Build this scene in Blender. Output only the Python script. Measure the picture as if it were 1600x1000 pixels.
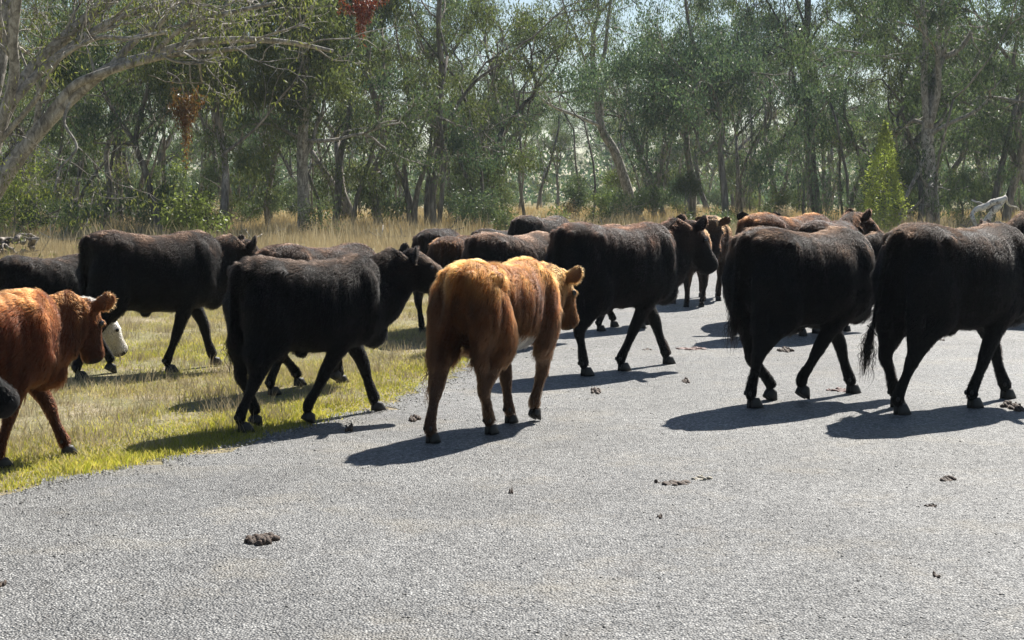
import bpy, math, random
import numpy as np
from mathutils import Vector, Matrix
R = math.radians
for o in list(bpy.data.objects): bpy.data.objects.remove(o)
sc = bpy.context.scene
COL = sc.collection

# ------------------------------------------------------------------ camera
FPX, CAMH, HORIZON = 2400.0, 1.57, 300.0        # focal length in photo pixels, eye height, horizon row
PITCH = math.atan((500 - HORIZON) / FPX)
cam_d = bpy.data.cameras.new('camera'); cam = bpy.data.objects.new('camera', cam_d); COL.objects.link(cam)
cam.location = (0, 0, CAMH); cam.rotation_euler = (R(90) - PITCH, 0, 0)
cam_d.sensor_width = 36; cam_d.lens = 36 * FPX / 1600; cam_d.clip_start = .1; cam_d.clip_end = 3000
sc.camera = cam

# ------------------------------------------------------------------ world, sun, exposure
SUN_AZ = math.atan2(0.50, 0.86); SUN_EL = R(46)  # azimuth clockwise from +Y
w = bpy.data.worlds.new('World'); sc.world = w; w.use_nodes = True
nt = w.node_tree; nt.nodes.clear()
bg = nt.nodes.new('ShaderNodeBackground'); wo = nt.nodes.new('ShaderNodeOutputWorld'); sky = nt.nodes.new('ShaderNodeTexSky')
sky.sky_type = 'NISHITA'; sky.sun_disc = False; sky.sun_elevation = SUN_EL; sky.sun_rotation = SUN_AZ
sky.air_density = 1.0; sky.dust_density = 0.4; sky.ozone_density = 1.0
bg.inputs['Strength'].default_value = 0.05
nt.links.new(sky.outputs[0], bg.inputs[0]); nt.links.new(bg.outputs[0], wo.inputs[0])
sd = bpy.data.lights.new('sun', 'SUN'); sun = bpy.data.objects.new('sun', sd); COL.objects.link(sun)
sd.energy = 5.0; sd.angle = R(0.53); sd.color = (1.0, .955, .88)
sv = Vector((math.sin(SUN_AZ) * math.cos(SUN_EL), math.cos(SUN_AZ) * math.cos(SUN_EL), math.sin(SUN_EL)))
sun.rotation_euler = sv.to_track_quat('Z', 'Y').to_euler()
sc.view_settings.view_transform = 'Standard'; sc.view_settings.look = 'None'
sc.view_settings.gamma = 1; sc.view_settings.use_curve_mapping = False
sc.view_settings.exposure = 1.05
sc.render.engine = 'CYCLES'
cy = sc.cycles
cy.use_denoising = True; cy.max_bounces = 6; cy.diffuse_bounces = 3; cy.glossy_bounces = 2
cy.transmission_bounces = 4; cy.transparent_max_bounces = 8; cy.volume_bounces = 1
cy.sample_clamp_indirect = 6; cy.caustics_reflective = False; cy.caustics_refractive = False

# ------------------------------------------------------------------ helpers
def at(px, py, z=0.0):
    """the point at height z that shows at photo pixel (px, py)"""
    a, b = (px - 800) / FPX, (500 - py) / FPX
    c, s = math.cos(PITCH), math.sin(PITCH)
    d = Vector((a, c + b * s, -s + b * c))
    t = (z - CAMH) / d.z
    return Vector((d.x * t, d.y * t, z))
def at_dist(px, py, dist):
    a, b = (px - 800) / FPX, (500 - py) / FPX
    c, s = math.cos(PITCH), math.sin(PITCH)
    d = Vector((a, c + b * s, -s + b * c)); d *= dist / d.y
    return Vector((d.x, d.y, CAMH + d.z))
def to_px(p):
    c, s = math.cos(PITCH), math.sin(PITCH)
    x, y, z = p[0], p[1], p[2] - CAMH
    f = y * c - z * s; u = y * s + z * c
    return (800 + FPX * x / f, 500 - FPX * u / f)
def tag(o, label=None, cat=None, group=None, kind=None):
    if label: o['label'] = label
    if cat: o['category'] = cat
    if group: o['group'] = group
    if kind: o['kind'] = kind
    return o
def empty(name, loc, rz=0.0, scale=1.0):
    o = bpy.data.objects.new(name, None); COL.objects.link(o)
    o.empty_display_size = .2
    o.location = loc; o.rotation_euler = (0, 0, rz); o.scale = (scale,) * 3
    return o
def link(name, data, parent=None, mat=None):
    o = bpy.data.objects.new(name, data); COL.objects.link(o)
    if parent: o.parent = parent
    if mat is not None and not data.materials: data.materials.append(mat)
    return o
def dup(root, loc, rz, scale):
    r = root.copy(); COL.objects.link(r); r.location = loc; r.rotation_euler = (0, 0, rz); r.scale = scale
    for ch in root.children:
        c = ch.copy(); COL.objects.link(c); c.parent = r
        for g in ch.children:
            d = g.copy(); COL.objects.link(d); d.parent = c
    return r
def np_mesh(name, V, F, smooth=False):
    """V (n,3) array, F (m,k) array of equal-sized faces"""
    V = np.asarray(V, dtype=np.float32); F = np.asarray(F, dtype=np.int32)
    me = bpy.data.meshes.new(name)
    me.vertices.add(len(V)); me.vertices.foreach_set('co', V.ravel())
    m, k = F.shape
    me.loops.add(m * k); me.loops.foreach_set('vertex_index', F.ravel())
    me.polygons.add(m); me.polygons.foreach_set('loop_start', np.arange(m, dtype=np.int32) * k)
    me.polygons.foreach_set('loop_total', np.full(m, k, dtype=np.int32))
    if smooth: me.polygons.foreach_set('use_smooth', np.ones(m, dtype=bool))
    me.update(calc_edges=True)
    return me
class Lofts:
    """several closed lofts of rings gathered in one vertex list"""
    def __init__(s): s.V = []; s.F = []; s.n = 0
    def rings(s, rings, cap=True):
        k = len(rings[0]); b = s.n
        for r in rings: s.V.extend([tuple(p) for p in r])
        m = len(rings)
        for i in range(m - 1):
            for j in range(k):
                a0 = b + i * k + j; a1 = b + i * k + (j + 1) % k
                s.F.append((a0, a1, a1 + k, a0 + k))
        s.n += m * k
        if cap:
            for i, fl in ((0, 1), (m - 1, 0)):
                c = np.mean(np.array(rings[i]), axis=0); s.V.append(tuple(c)); ci = s.n; s.n += 1
                for j in range(k):
                    a0 = b + i * k + j; a1 = b + i * k + (j + 1) % k
                    s.F.append((ci, a1, a0) if fl else (ci, a0, a1))
    def tube(s, P, ra, rb=None, side=(0, 1, 0), k=12, sub=4):
        P = [np.array(p, float) for p in P]; rb = rb or ra
        pts, A, B = [], [], []
        n = len(P)
        for i in range(n - 1):
            p0, p1, p2, p3 = P[max(i - 1, 0)], P[i], P[i + 1], P[min(i + 2, n - 1)]
            for q in range(sub):
                t = q / sub
                pts.append(.5 * ((2 * p1) + (-p0 + p2) * t + (2 * p0 - 5 * p1 + 4 * p2 - p3) * t * t + (-p0 + 3 * p1 - 3 * p2 + p3) * t ** 3))
                e = t * t * (3 - 2 * t)
                A.append(ra[i] * (1 - e) + ra[i + 1] * e); B.append(rb[i] * (1 - e) + rb[i + 1] * e)
        pts.append(P[-1]); A.append(ra[-1]); B.append(rb[-1])
        side = np.array(side, float); rings = []
        for i, p in enumerate(pts):
            t = pts[min(i + 1, len(pts) - 1)] - pts[max(i - 1, 0)]; t /= (np.linalg.norm(t) + 1e-9)
            sd_ = side - t * side.dot(t); sd_ /= (np.linalg.norm(sd_) + 1e-9)
            ot = np.cross(t, sd_)
            rings.append([p + ot * A[i] * math.cos(2 * math.pi * j / k) + sd_ * B[i] * math.sin(2 * math.pi * j / k) for j in range(k)])
        s.rings(rings)
    def ball(s, c, r, k=12, m=9):
        c = np.array(c, float); rings = []
        for i in range(m):
            f = math.pi * (i + .5) / m
            rings.append([c + np.array((r[0] * math.sin(f) * math.cos(2 * math.pi * j / k), r[1] * math.sin(f) * math.sin(2 * math.pi * j / k), r[2] * math.cos(f))) for j in range(k)])
        s.rings(rings)
    def mesh(s, name, smooth=True):
        me = bpy.data.meshes.new(name); me.from_pydata(s.V, [], s.F); me.update()
        if smooth: me.polygons.foreach_set('use_smooth', np.ones(len(me.polygons), dtype=bool))
        return me
def wav(P, f, seed):
    """cheap smooth pseudo-noise on (n,3) points, about -1..1"""
    rg = np.random.RandomState(seed); out = np.zeros(len(P))
    for i in range(5):
        k = rg.normal(size=3); k /= np.linalg.norm(k); out += np.sin(P @ k * f * (.6 + .3 * i) + rg.uniform(0, 6.28)) * .45
    return out

# ------------------------------------------------------------------ material helpers
def mat_new(name):
    m = bpy.data.materials.new(name); m.use_nodes = True; m.node_tree.nodes.clear(); return m
class N:
    def __init__(s, m): s.t = m.node_tree
    def n(s, typ, **kw):
        nd = s.t.nodes.new(typ)
        for k_, v in kw.items(): setattr(nd, k_, v)
        return nd
    def l(s, a, b): s.t.links.new(a, b)
    def noise(s, vec, scale, detail=3, rough=.55, dist=0):
        nd = s.n('ShaderNodeTexNoise'); nd.inputs['Scale'].default_value = scale; nd.inputs['Detail'].default_value = detail
        nd.inputs['Roughness'].default_value = rough; nd.inputs['Distortion'].default_value = dist
        s.l(vec, nd.inputs['Vector']); return nd.outputs['Fac']
    def ramp(s, fac, stops, interp='LINEAR'):
        r = s.n('ShaderNodeValToRGB'); r.color_ramp.interpolation = interp
        while len(r.color_ramp.elements) < len(stops): r.color_ramp.elements.new(.5)
        for e, (p, c) in zip(r.color_ramp.elements, stops):
            e.position = p; e.color = (c, c, c, 1) if isinstance(c, (int, float)) else (*c, 1)
        s.l(fac, r.inputs[0]); return r.outputs[0]
    def mix(s, f, a, b, typ='MIX'):
        x = s.n('ShaderNodeMix', data_type='RGBA', blend_type=typ)
        for v, i in ((f, 0), (a, 6), (b, 7)):
            if isinstance(v, (int, float)): x.inputs[i].default_value = v
            elif isinstance(v, tuple): x.inputs[i].default_value = (*v, 1)
            else: s.l(v, x.inputs[i])
        return x.outputs[2]
    def math(s, op, a, b=None, clamp=False):
        x = s.n('ShaderNodeMath', operation=op, use_clamp=clamp)
        for v, i in ((a, 0), (b, 1)):
            if v is None: continue
            if isinstance(v, (int, float)): x.inputs[i].default_value = v
            else: s.l(v, x.inputs[i])
        return x.outputs[0]
    def bump(s, h, strength=.5, dist=.01, normal=None):
        b = s.n('ShaderNodeBump'); b.inputs['Strength'].default_value = strength; b.inputs['Distance'].default_value = dist
        s.l(h, b.inputs['Height'])
        if normal: s.l(normal, b.inputs['Normal'])
        return b.outputs[0]
    def principled(s, color, rough=.8, normal=None, spec=.5, out=True, **kw):
        p = s.n('ShaderNodeBsdfPrincipled')
        if isinstance(color, tuple): p.inputs['Base Color'].default_value = (*color, 1)
        else: s.l(color, p.inputs['Base Color'])
        if isinstance(rough, (int, float)): p.inputs['Roughness'].default_value = rough
        else: s.l(rough, p.inputs['Roughness'])
        p.inputs['Specular IOR Level'].default_value = spec
        if normal: s.l(normal, p.inputs['Normal'])
        if out:
            o = s.n('ShaderNodeOutputMaterial'); s.l(p.outputs[0], o.inputs['Surface'])
        return p
# ------------------------------------------------------------------ ground, road
EDGE_PX = [(-700, 935), (-300, 838), (0, 768), (100, 748), (200, 726), (300, 706), (380, 690), (480, 664), (560, 643), (620, 622), (680, 596), (740, 560), (790, 530), (835, 500), (880, 475), (950, 452), (1040, 430), (1160, 412), (1400, 396), (1800, 385)]
EDGE = [at(*p) for p in EDGE_PX]
EDGE = [EDGE[0] + Vector((-14, -11, 0))] + EDGE
def xe(Y):
    ys = [p.y for p in EDGE]; xs = [p.x for p in EDGE]
    return np.interp(Y, ys, xs, left=-99, right=999)
ROAD_W = 8.2
# road strip: dense samples along the left edge with an uneven border, crowned sheet
left, right = [], []
rg = np.random.RandomState(4)
for i in range(len(EDGE) - 1):
    a_, b_ = EDGE[i], EDGE[i + 1]; n_ = max(2, min(40, int((b_ - a_).length / .12)))
    for j in range(n_): left.append(a_.lerp(b_, j / n_))
left = [np.array(p) for p in left]
for _ in range(10): left = [left[0]] + [(left[i - 1] + left[i + 1]) / 2 for i in range(1, len(left) - 1)] + [left[-1]]
V, F = [], []; NC = 6
for i, p in enumerate(left):
    t = left[min(i + 1, len(left) - 1)] - left[max(i - 1, 0)]; t /= np.linalg.norm(t); nr = np.array((t[1], -t[0], 0))
    jag = .06 * math.sin(i * .9) + .07 * math.sin(i * .37 + 1) + .05 * math.sin(i * 1.7 + 2) + rg.normal() * .045
    for j in range(NC):
        o_ = j / (NC - 1) * ROAD_W + (jag if j == 0 else 0)
        V.append((p[0] + nr[0] * o_, p[1] + nr[1] * o_, 0.0 if j else -.008))
for i in range(len(left) - 1):
    for j in range(NC - 1):
        a0 = i * NC + j; F.append((a0, a0 + 1, a0 + NC + 1, a0 + NC))
m = mat_new('chip_seal'); q = N(m); geo = q.n('ShaderNodeNewGeometry'); pos = geo.outputs['Position']
vo = q.n('ShaderNodeTexVoronoi', feature='F1'); vo.inputs['Scale'].default_value = 86; q.l(pos, vo.inputs['Vector'])
vo2 = q.n('ShaderNodeTexVoronoi', feature='F1'); vo2.inputs['Scale'].default_value = 42; q.l(pos, vo2.inputs['Vector'])
sep = q.n('ShaderNodeSeparateColor'); q.l(vo.outputs['Color'], sep.inputs[0]); sep2 = q.n('ShaderNodeSeparateColor'); q.l(vo2.outputs['Color'], sep2.inputs[0])
chip = q.ramp(sep.outputs[0], [(.0, (.05, .05, .052)), (.3, (.18, .18, .176)), (.7, (.35, .345, .33)), (1, (.85, .84, .80))])
gap = q.ramp(vo.outputs['Distance'], [(.25, 1.0), (.62, .25)])
col = q.mix(1.0, chip, gap, 'MULTIPLY')
col = q.mix(.35, col, q.ramp(sep2.outputs[1], [(0, (.10, .10, .10)), (1, (.42, .415, .40))]))
big = q.noise(pos, .55, 4, .6); med = q.noise(pos, 4.5, 4, .65)
col = q.mix(1.0, col, q.ramp(big, [(.3, .66), (.7, 1.06)]), 'MULTIPLY')
col = q.mix(1.0, col, q.ramp(med, [(.3, .78), (.7, 1.06)]), 'MULTIPLY')
dust = q.noise(pos, 1.3, 5, .7)
col = q.mix(q.ramp(dust, [(.52, 0.0), (.75, .45)]), col, (.30, .26, .19))
st_ = q.noise(pos, .8, 6, .75, 1.5); col = q.mix(q.ramp(st_, [(.58, 0.0), (.66, .30), (.72, .05)]), col, (.10, .085, .07))
hgt = q.math('ADD', q.math('MULTIPLY', vo.outputs['Distance'], -1.0), q.math('MULTIPLY', sep.outputs[1], .45))
b1 = q.bump(hgt, .9, .012)
b2 = q.bump(q.noise(pos, 14, 3), .25, .02, b1)
q.principled(col, q.ramp(sep.outputs[2], [(0, .38), (1, .8)]), b2, .5)
M_ROAD = m
tag(link('road', np_mesh('road', V, F), None, M_ROAD), kind='structure')
m = mat_new('verge_soil'); q = N(m); geo = q.n('ShaderNodeNewGeometry'); pos = geo.outputs['Position']
n1 = q.noise(pos, .6, 5, .6); n2 = q.noise(pos, 9, 5, .7); n3 = q.noise(pos, 70, 3, .7)
col = q.ramp(n1, [(.35, (.36, .30, .20)), (.5, (.27, .25, .13)), (.65, (.42, .35, .24))])
col = q.mix(1.0, col, q.ramp(n2, [(.3, .6), (.7, 1.25)]), 'MULTIPLY')
col = q.mix(1.0, col, q.ramp(n3, [(.3, .65), (.7, 1.25)]), 'MULTIPLY')
q.principled(col, .95, q.bump(n3, .8, .02, q.bump(n2, .7, .06)), .1)
M_SOIL = m
xs = np.concatenate([np.linspace(-600, -40, 24)[:-1], np.linspace(-40, 40, 60), np.linspace(40, 600, 24)[1:]])
ys = np.concatenate([np.linspace(-60, 0, 8)[:-1], np.linspace(0, 90, 70), np.linspace(90, 640, 30)[1:]])
def gz(x, y):
    """height of the ground: flat by the road, low swells in the wood"""
    far = np.clip((np.asarray(y, float) - 38) / 40, 0, 1)
    return -.012 + far * (.14 * np.sin(np.asarray(x) * .11 + 1) + .12 * np.sin(np.asarray(y) * .07 + np.asarray(x) * .05))
XX, YY = np.meshgrid(xs, ys); ZZ = gz(XX, YY); nx_ = len(xs)
idx = np.arange(len(xs) * len(ys)).reshape(len(ys), nx_)
F = np.stack([idx[:-1, :-1].ravel(), idx[:-1, 1:].ravel(), idx[1:, 1:].ravel(), idx[1:, :-1].ravel()], 1)
tag(link('ground', np_mesh('ground', np.stack([XX.ravel(), YY.ravel(), ZZ.ravel()], 1), F, True), None, M_SOIL), kind='structure')

# ------------------------------------------------------------------ foliage materials
def leaf_mat(name, cols, trans=.4, gloss=.28, rough=.38, patch=.25, tint=(1.15, 1.35, .95)):
    m = mat_new(name); q = N(m); geo = q.n('ShaderNodeNewGeometry'); oi = q.n('ShaderNodeObjectInfo')
    c = q.ramp(geo.outputs['Random Per Island'], [(i / (len(cols) - 1), c_) for i, c_ in enumerate(cols)])
    c = q.mix(1.0, c, q.ramp(oi.outputs['Random'], [(0, (.62, .74, .80)), (.35, (1.05, 1.0, .75)), (.7, (.85, .95, .95)), (1, (1.45, 1.3, .85))]), 'MULTIPLY')
    c = q.mix(1.0, c, q.ramp(q.noise(geo.outputs['Position'], patch, 2), [(.3, .75), (.7, 1.3)]), 'MULTIPLY')
    p = q.principled(c, rough, None, gloss, out=False)
    t = q.n('ShaderNodeBsdfTranslucent'); tcol = q.mix(1.0, c, tint, 'MULTIPLY'); q.l(tcol, t.inputs[0])
    mx = q.n('ShaderNodeMixShader'); mx.inputs[0].default_value = trans; q.l(p.outputs[0], mx.inputs[1]); q.l(t.outputs[0], mx.inputs[2])
    o = q.n('ShaderNodeOutputMaterial'); q.l(mx.outputs[0], o.inputs[0]); return m
M_LEAF = leaf_mat('eucalyptus_leaf', [(.048, .070, .052), (.078, .104, .068), (.112, .138, .085), (.165, .175, .09)], .42, .2, .45)
M_LEAF2 = leaf_mat('olive_leaf', [(.06, .075, .04), (.105, .118, .055), (.155, .158, .07)], .45, .2, .48)
M_SHRUB = leaf_mat('bright_shrub_leaf', [(.18, .20, .05), (.32, .33, .09), (.44, .42, .15)], .68, .35, .38, .9)
M_BUSH = leaf_mat('pale_bush_leaf', [(.10, .13, .05), (.16, .19, .07), (.22, .24, .10)], .45, .3, .4, .9)
M_MISTLE = leaf_mat('mistletoe_leaf', [(.14, .05, .02), (.22, .08, .025), (.18, .11, .04)], .45, .3)
M_MISTLE2 = leaf_mat('red_mistletoe_leaf', [(.10, .018, .014), (.17, .03, .02), (.14, .05, .02)], .45, .3)
M_GRASS = leaf_mat('short_grass', [(.32, .28, .12), (.18, .21, .05), (.30, .29, .07), (.44, .38, .20), (.23, .25, .06)], .45, .2, .6, 1.3, (1.4, 1.4, .7))
M_STRAW = leaf_mat('dry_grass', [(.33, .275, .20), (.40, .34, .26), (.26, .21, .16), (.46, .40, .31)], .35, .15, .7, .3, (1.05, 1.0, .92))
M_STRAW2 = leaf_mat('trampled_straw', [(.50, .42, .25), (.40, .33, .20), (.56, .50, .30), (.36, .34, .14), (.60, .52, .36)], .4, .15, .6, 1.1, (1.1, 1.0, .8))
m = mat_new('bark'); q = N(m); tc = q.n('ShaderNodeTexCoord'); mp = q.n('ShaderNodeMapping'); mp.inputs['Scale'].default_value = (1, 1, .16)
q.l(tc.outputs['Object'], mp.inputs[0]); n1 = q.noise(mp.outputs[0], 9, 5, .7, .5); n2 = q.noise(mp.outputs[0], 2.2, 3); oi = q.n('ShaderNodeObjectInfo')
col = q.ramp(n1, [(.32, (.055, .046, .04)), (.5, (.16, .14, .12)), (.68, (.30, .27, .24))])
col = q.mix(1.0, col, q.ramp(n2, [(.35, .65), (.65, 1.35)]), 'MULTIPLY'); col = q.mix(1.0, col, q.ramp(oi.outputs['Random'], [(0, .6), (1, 1.3)]), 'MULTIPLY')
q.principled(col, .9, q.bump(n1, .9, .03), .2); M_BARK = m
m = mat_new('pale_bark'); q = N(m); tc = q.n('ShaderNodeTexCoord'); mp = q.n('ShaderNodeMapping'); mp.inputs['Scale'].default_value = (1, .8, .5)
q.l(tc.outputs['Object'], mp.inputs[0]); n1 = q.noise(mp.outputs[0], 8, 5, .75, .8)
q.principled(q.ramp(n1, [(.32, (.07, .06, .052)), (.47, (.21, .19, .165)), (.62, (.42, .39, .35))]), .8, q.bump(n1, .8, .02), .3); M_PALE = m
m = mat_new('bleached_wood'); q = N(m); tc = q.n('ShaderNodeTexCoord'); n1 = q.noise(tc.outputs['Object'], 6, 5, .7, 1)
q.principled(q.ramp(n1, [(.38, (.12, .10, .09)), (.52, (.58, .55, .50))]), .8, q.bump(n1, .6, .02), .3); M_DEAD = m

# ------------------------------------------------------------------ trees
def leaf_quads(P, D, L, W, rg):
    """diamond leaves at P (n,3) along D with length L and width W"""
    n = len(P); D = D / (np.linalg.norm(D, axis=1)[:, None] + 1e-9)
    S = np.cross(D, rg.normal(size=(n, 3))); S /= np.linalg.norm(S, axis=1)[:, None] + 1e-9
    L = np.asarray(L).reshape(-1, 1); W = np.asarray(W).reshape(-1, 1)
    mid = P + D * L * .45
    V = np.stack([P, mid + S * W * .5, P + D * L, mid - S * W * .5], 1).reshape(-1, 3)
    return V, np.arange(n * 4).reshape(n, 4)
def sub_rng(s): return random.Random(s)
class Tree:
    def __init__(s, seed): s.r = random.Random(seed); s.g = Lofts(); s.tips = []; s.nr = np.random.RandomState(seed)
    def limb(s, p, d, L, r0, r1, n=6, wander=.16, up=.05, k=6):
        pts = [np.array(p, float)]; d = np.array(d, float); d /= np.linalg.norm(d)
        for i in range(n):
            d = d + s.nr.normal(size=3) * wander + np.array((0, 0, up)); d /= np.linalg.norm(d); pts.append(pts[-1] + d * L / n)
        ra = [r0 + (r1 - r0) * i / n for i in range(n + 1)]
        s.g.tube(pts, ra, side=(.3, 1, .1), k=k, sub=1)
        return pts, d
    def grow(s, p, d, L, r, lvl, mx, spread=.55, nch=(2, 3), up=.05, shrink=.72):
        pts, d = s.limb(p, d, L, r, r * .62, n=5 if lvl < 2 else 4, wander=.13 + .03 * lvl, up=up, k=7 if lvl == 0 else (5 if lvl < 3 else 3))
        if lvl >= mx:
            s.tips += [pts[-1], pts[-2], pts[-3]]; return
        if lvl >= mx - 1: s.tips += [pts[-1], pts[-2]]
        for c in range(s.r.randint(*nch)):
            nd = d + s.nr.normal(size=3) * spread; nd[2] = nd[2] * .8 + .12
            s.grow(pts[-1], nd, L * shrink * s.r.uniform(.75, 1.15), r * .6, lvl + 1, mx, spread, nch, up, shrink)
        if lvl >= 1 and s.r.random() < .75:
            nd = d * .3 + s.nr.normal(size=3) * .8
            s.grow(pts[-3], nd, L * shrink * .8, r * .42, max(lvl + 1, mx - 1), mx, spread, nch, up, shrink)
    def crown(s, per, rad, L=.17, W=.05, droop=1.0, flat=.8, keep=1.0):
        T = np.array([t for t in s.tips if s.r.random() < keep]); n = len(T) * per
        C = np.repeat(T, per, 0); G = s.nr.normal(size=(n, 3)); G *= (s.nr.uniform(.3, 1, (n, 1)) * rad) / (np.linalg.norm(G, axis=1)[:, None]) * np.array((1, 1, flat))
        hang = s.nr.exponential(.35, n) * rad
        P = C + G; P[:, 2] -= hang * .6
        D = s.nr.normal(size=(n, 3)) * .55; D[:, 2] -= droop
        return leaf_quads(P, D, L * s.nr.uniform(.6, 1.3, n), W * s.nr.uniform(.6, 1.3, n), s.nr)
    def build(s, name, loc, rz, leaf, bark, per=30, rad=.6, extra=None, **kw):
        e = empty(name, loc, rz); link('trunk', s.g.mesh('trunk'), e, bark)
        V, F = s.crown(per, rad, .155, .044, **kw)
        link('crown', np_mesh('crown', V, F), e, leaf); return e
def far_ground(px, py):
    p = at(px, py); p.z = float(gz(p.x, p.y)) - .05; return p

# templates, built where their first use stands; the rest are copies
def make_template(seed, h, leaf, mx=4, frac=.36, r=.17, lean=.08, spread=.5, per=26, rad=.5, nch=(2, 3), low=0, keep=1.0):
    t = Tree(seed); a_ = t.r.uniform(0, 6.28)
    t.grow((0, 0, -.1), (lean * math.cos(a_), lean * math.sin(a_), 1), h * frac, r, 0, mx, spread, nch, .06, .70)
    for _ in range(low):                                       # thin side shoots with leaves low down
        z = t.r.uniform(.18, .5) * h * frac * 2; an = t.r.uniform(0, 6.28)
        pts, d = t.limb((0, 0, z * .8), (math.cos(an), math.sin(an), .7), h * .13, .03, .01, 4, .2, 0, 3); t.tips += pts[1:]
    return t.build('eucalyptus_tree', (0, 0, 0), 0, leaf, M_BARK, per, rad, keep=keep)
KIND = [('tall slender dark-trunked eucalypt deep in the woodland behind the front row', 'slender background eucalypts'),
        ('spreading grey-green eucalypt crown deep in the woodland behind the front row', 'spreading background eucalypts'),
        ('leafy young eucalypt sapling growing low between the woodland trunks', 'young saplings between the trunks')]
TPL = []
for i in range(4): TPL.append((0, make_template(10 + i, 14 + i % 3, M_LEAF if i % 2 else M_LEAF2, 4, .40, .15, .10, .42, 30, .46, low=3)))
for i in range(4): TPL.append((1, make_template(30 + i, 13 + i % 2, M_LEAF if i % 2 == 0 else M_LEAF2, 4, .30, .20, .16, .62, 30, .50, low=2)))
for i in range(3): TPL.append((2, make_template(50 + i, 6, M_LEAF2 if i else M_LEAF, 3, .28, .06, .15, .6, 46, .55, (2, 3), low=6)))
ZONES = ((150, 'behind the arching tree at the left edge'), (330, 'around the orange mistletoe at the left'), (520, 'around the straight forked grey tree'), (700, 'below and beside the red mistletoe'),
         (860, 'just left of the open sky gap'), (1060, 'around the leaning tree by the sky gap'), (1240, 'behind the cow with its head in profile'), (1420, 'around the bright cone-shaped tree'), (9999, 'near the right edge'))
def zone(X, Y):
    p_ = 800 + X / Y * FPX; z_ = next(t_ for (l_, t_) in ZONES if p_ < l_)
    return z_, ('in the front rows' if Y < 95 else 'in the middle rows' if Y < 145 else 'far back')
rr = random.Random(77); used = [0] * len(TPL)
def place_template(i, loc, rz, s_):
    k_, root = TPL[i]
    if used[i] == 0: o = root; o.location = loc; o.rotation_euler = (0, 0, rz); o.scale = s_
    else: o = dup(root, loc, rz, s_)
    used[i] += 1
    o.name = 'sapling' if k_ == 2 else 'eucalyptus_tree'
    z_, d_ = zone(loc[0], loc[1]); w_ = ('slender eucalypt', 'spreading eucalypt', 'leafy sapling')[k_]
    tag(o, w_ + ' ' + z_ + ', ' + d_, 'sapling' if k_ == 2 else 'tree', w_ + 's ' + z_ + ' ' + d_); return o
N_BACK = 300
for n_ in range(N_BACK):
    f_ = (n_ + .5) / N_BACK; Y = 70 + 165 * f_ ** 1.15; half = Y * .40 + 3
    X = rr.uniform(-half, half); i = rr.choice((0, 1, 2, 3, 4, 5, 6, 7)); px_ = 800 + X / Y * FPX
    if Y < 120 and (abs(px_ - 900) < 80 or abs(px_ - 615) < 48) and rr.random() < .88: continue
    if any(abs(px_ - g_) < w_ for g_, w_ in ((905, 30), (818, 44), (620, 40), (150, 26))) and rr.random() < .85: continue
    z_ = rr.uniform(.8, 1.2); sx = z_ * rr.uniform(.9, 1.1)
    place_template(i, (X, Y, float(gz(X, Y)) - .05), rr.uniform(0, 6.28), (sx, sx, z_))
for n_ in range(130):
    Y = rr.uniform(64, 190); half = Y * .35 + 2; X = rr.uniform(-half, half); s_ = rr.uniform(.5, 1.15)
    if abs(800 + X / Y * FPX - 905) < 35: continue
    place_template(8 + n_ % 3, (X, Y, float(gz(X, Y)) - .05), rr.uniform(0, 6.28), (s_, s_, s_ * rr.uniform(.8, 1.2)))

POLES = [make_template(70 + i, 11 + i, M_LEAF, 3, .55, .09, .12, .40, 18, .45, (1, 2), low=1) for i in range(3)]
for n_ in range(70):
    Y = rr.uniform(60, 120); X = rr.uniform(-1, 1) * Y * .34; s_ = rr.uniform(.7, 1.15); loc = (X, Y, float(gz(X, Y)) - .05)
    if n_ < 3: o = POLES[n_]; o.location = loc; o.scale = (s_,) * 3
    else: o = dup(POLES[n_ % 3], loc, rr.uniform(0, 6.28), (s_,) * 3)
    z_, d_ = zone(X, Y); tag(o, 'thin young eucalypt ' + z_ + ', ' + d_, 'tree', 'bare-stemmed young trees ' + z_ + ' ' + d_)

# front row: each tree with its own trunk line, drawn from photo pixels at its own distance
def path_tree(name, label, stems, base, seed, leaf=M_LEAF, bark=M_BARK, twig_lvl=3, per=22, rad=.46, crown_from=.45, nb=5, blen=2.6, spread=.75, bare=0.0, keep=1.0, leafL=.17, depth=.35, cat='tree', group=None):
    """stems: list of (list of photo pixels, radius at foot, radius at end); base (px, py) fixes the distance"""
    b = far_ground(*base); dist = b.y; t = Tree(seed); rg_ = random.Random(seed)
    for (pl, r0, r1) in stems:
        P = []; off = rg_.uniform(-1, 1)
        for i, (x_, y_) in enumerate(pl):
            p = at_dist(x_, y_, dist + off * depth * i * .9 if i else dist) - b; P.append(np.array(p))
        ra = [r0 + (r1 - r0) * i / (len(P) - 1) for i in range(len(P))]
        t.g.tube(P, ra, side=(.2, 1, .1), k=9, sub=4)
        if bare >= 1: continue
        for _ in range(nb):
            f_ = rg_.uniform(crown_from, 1) * (len(P) - 1); i = min(int(f_), len(P) - 2); p = P[i] + (P[i + 1] - P[i]) * (f_ - i)
            d = (P[i + 1] - P[i]); d /= np.linalg.norm(d); nd = d * .5 + t.nr.normal(size=3) * .8
            t.grow(p, nd, blen * rg_.uniform(.6, 1.2), ra[i] * .4, 4 - twig_lvl, 4, spread, (2, 3), .02, .68)
        t.grow(P[-1], P[-1] - P[-2], blen, r1, 4 - twig_lvl, 4, spread, (2, 3), .04, .7)
    e = empty(name, b); link('trunk', t.g.mesh('trunk'), e, bark)
    if t.tips and keep > 0:
        V, F = t.crown(per, rad, leafL, .05, keep=keep); link('crown', np_mesh('crown', V, F), e, leaf)
    return tag(e, label, cat, group)
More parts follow.
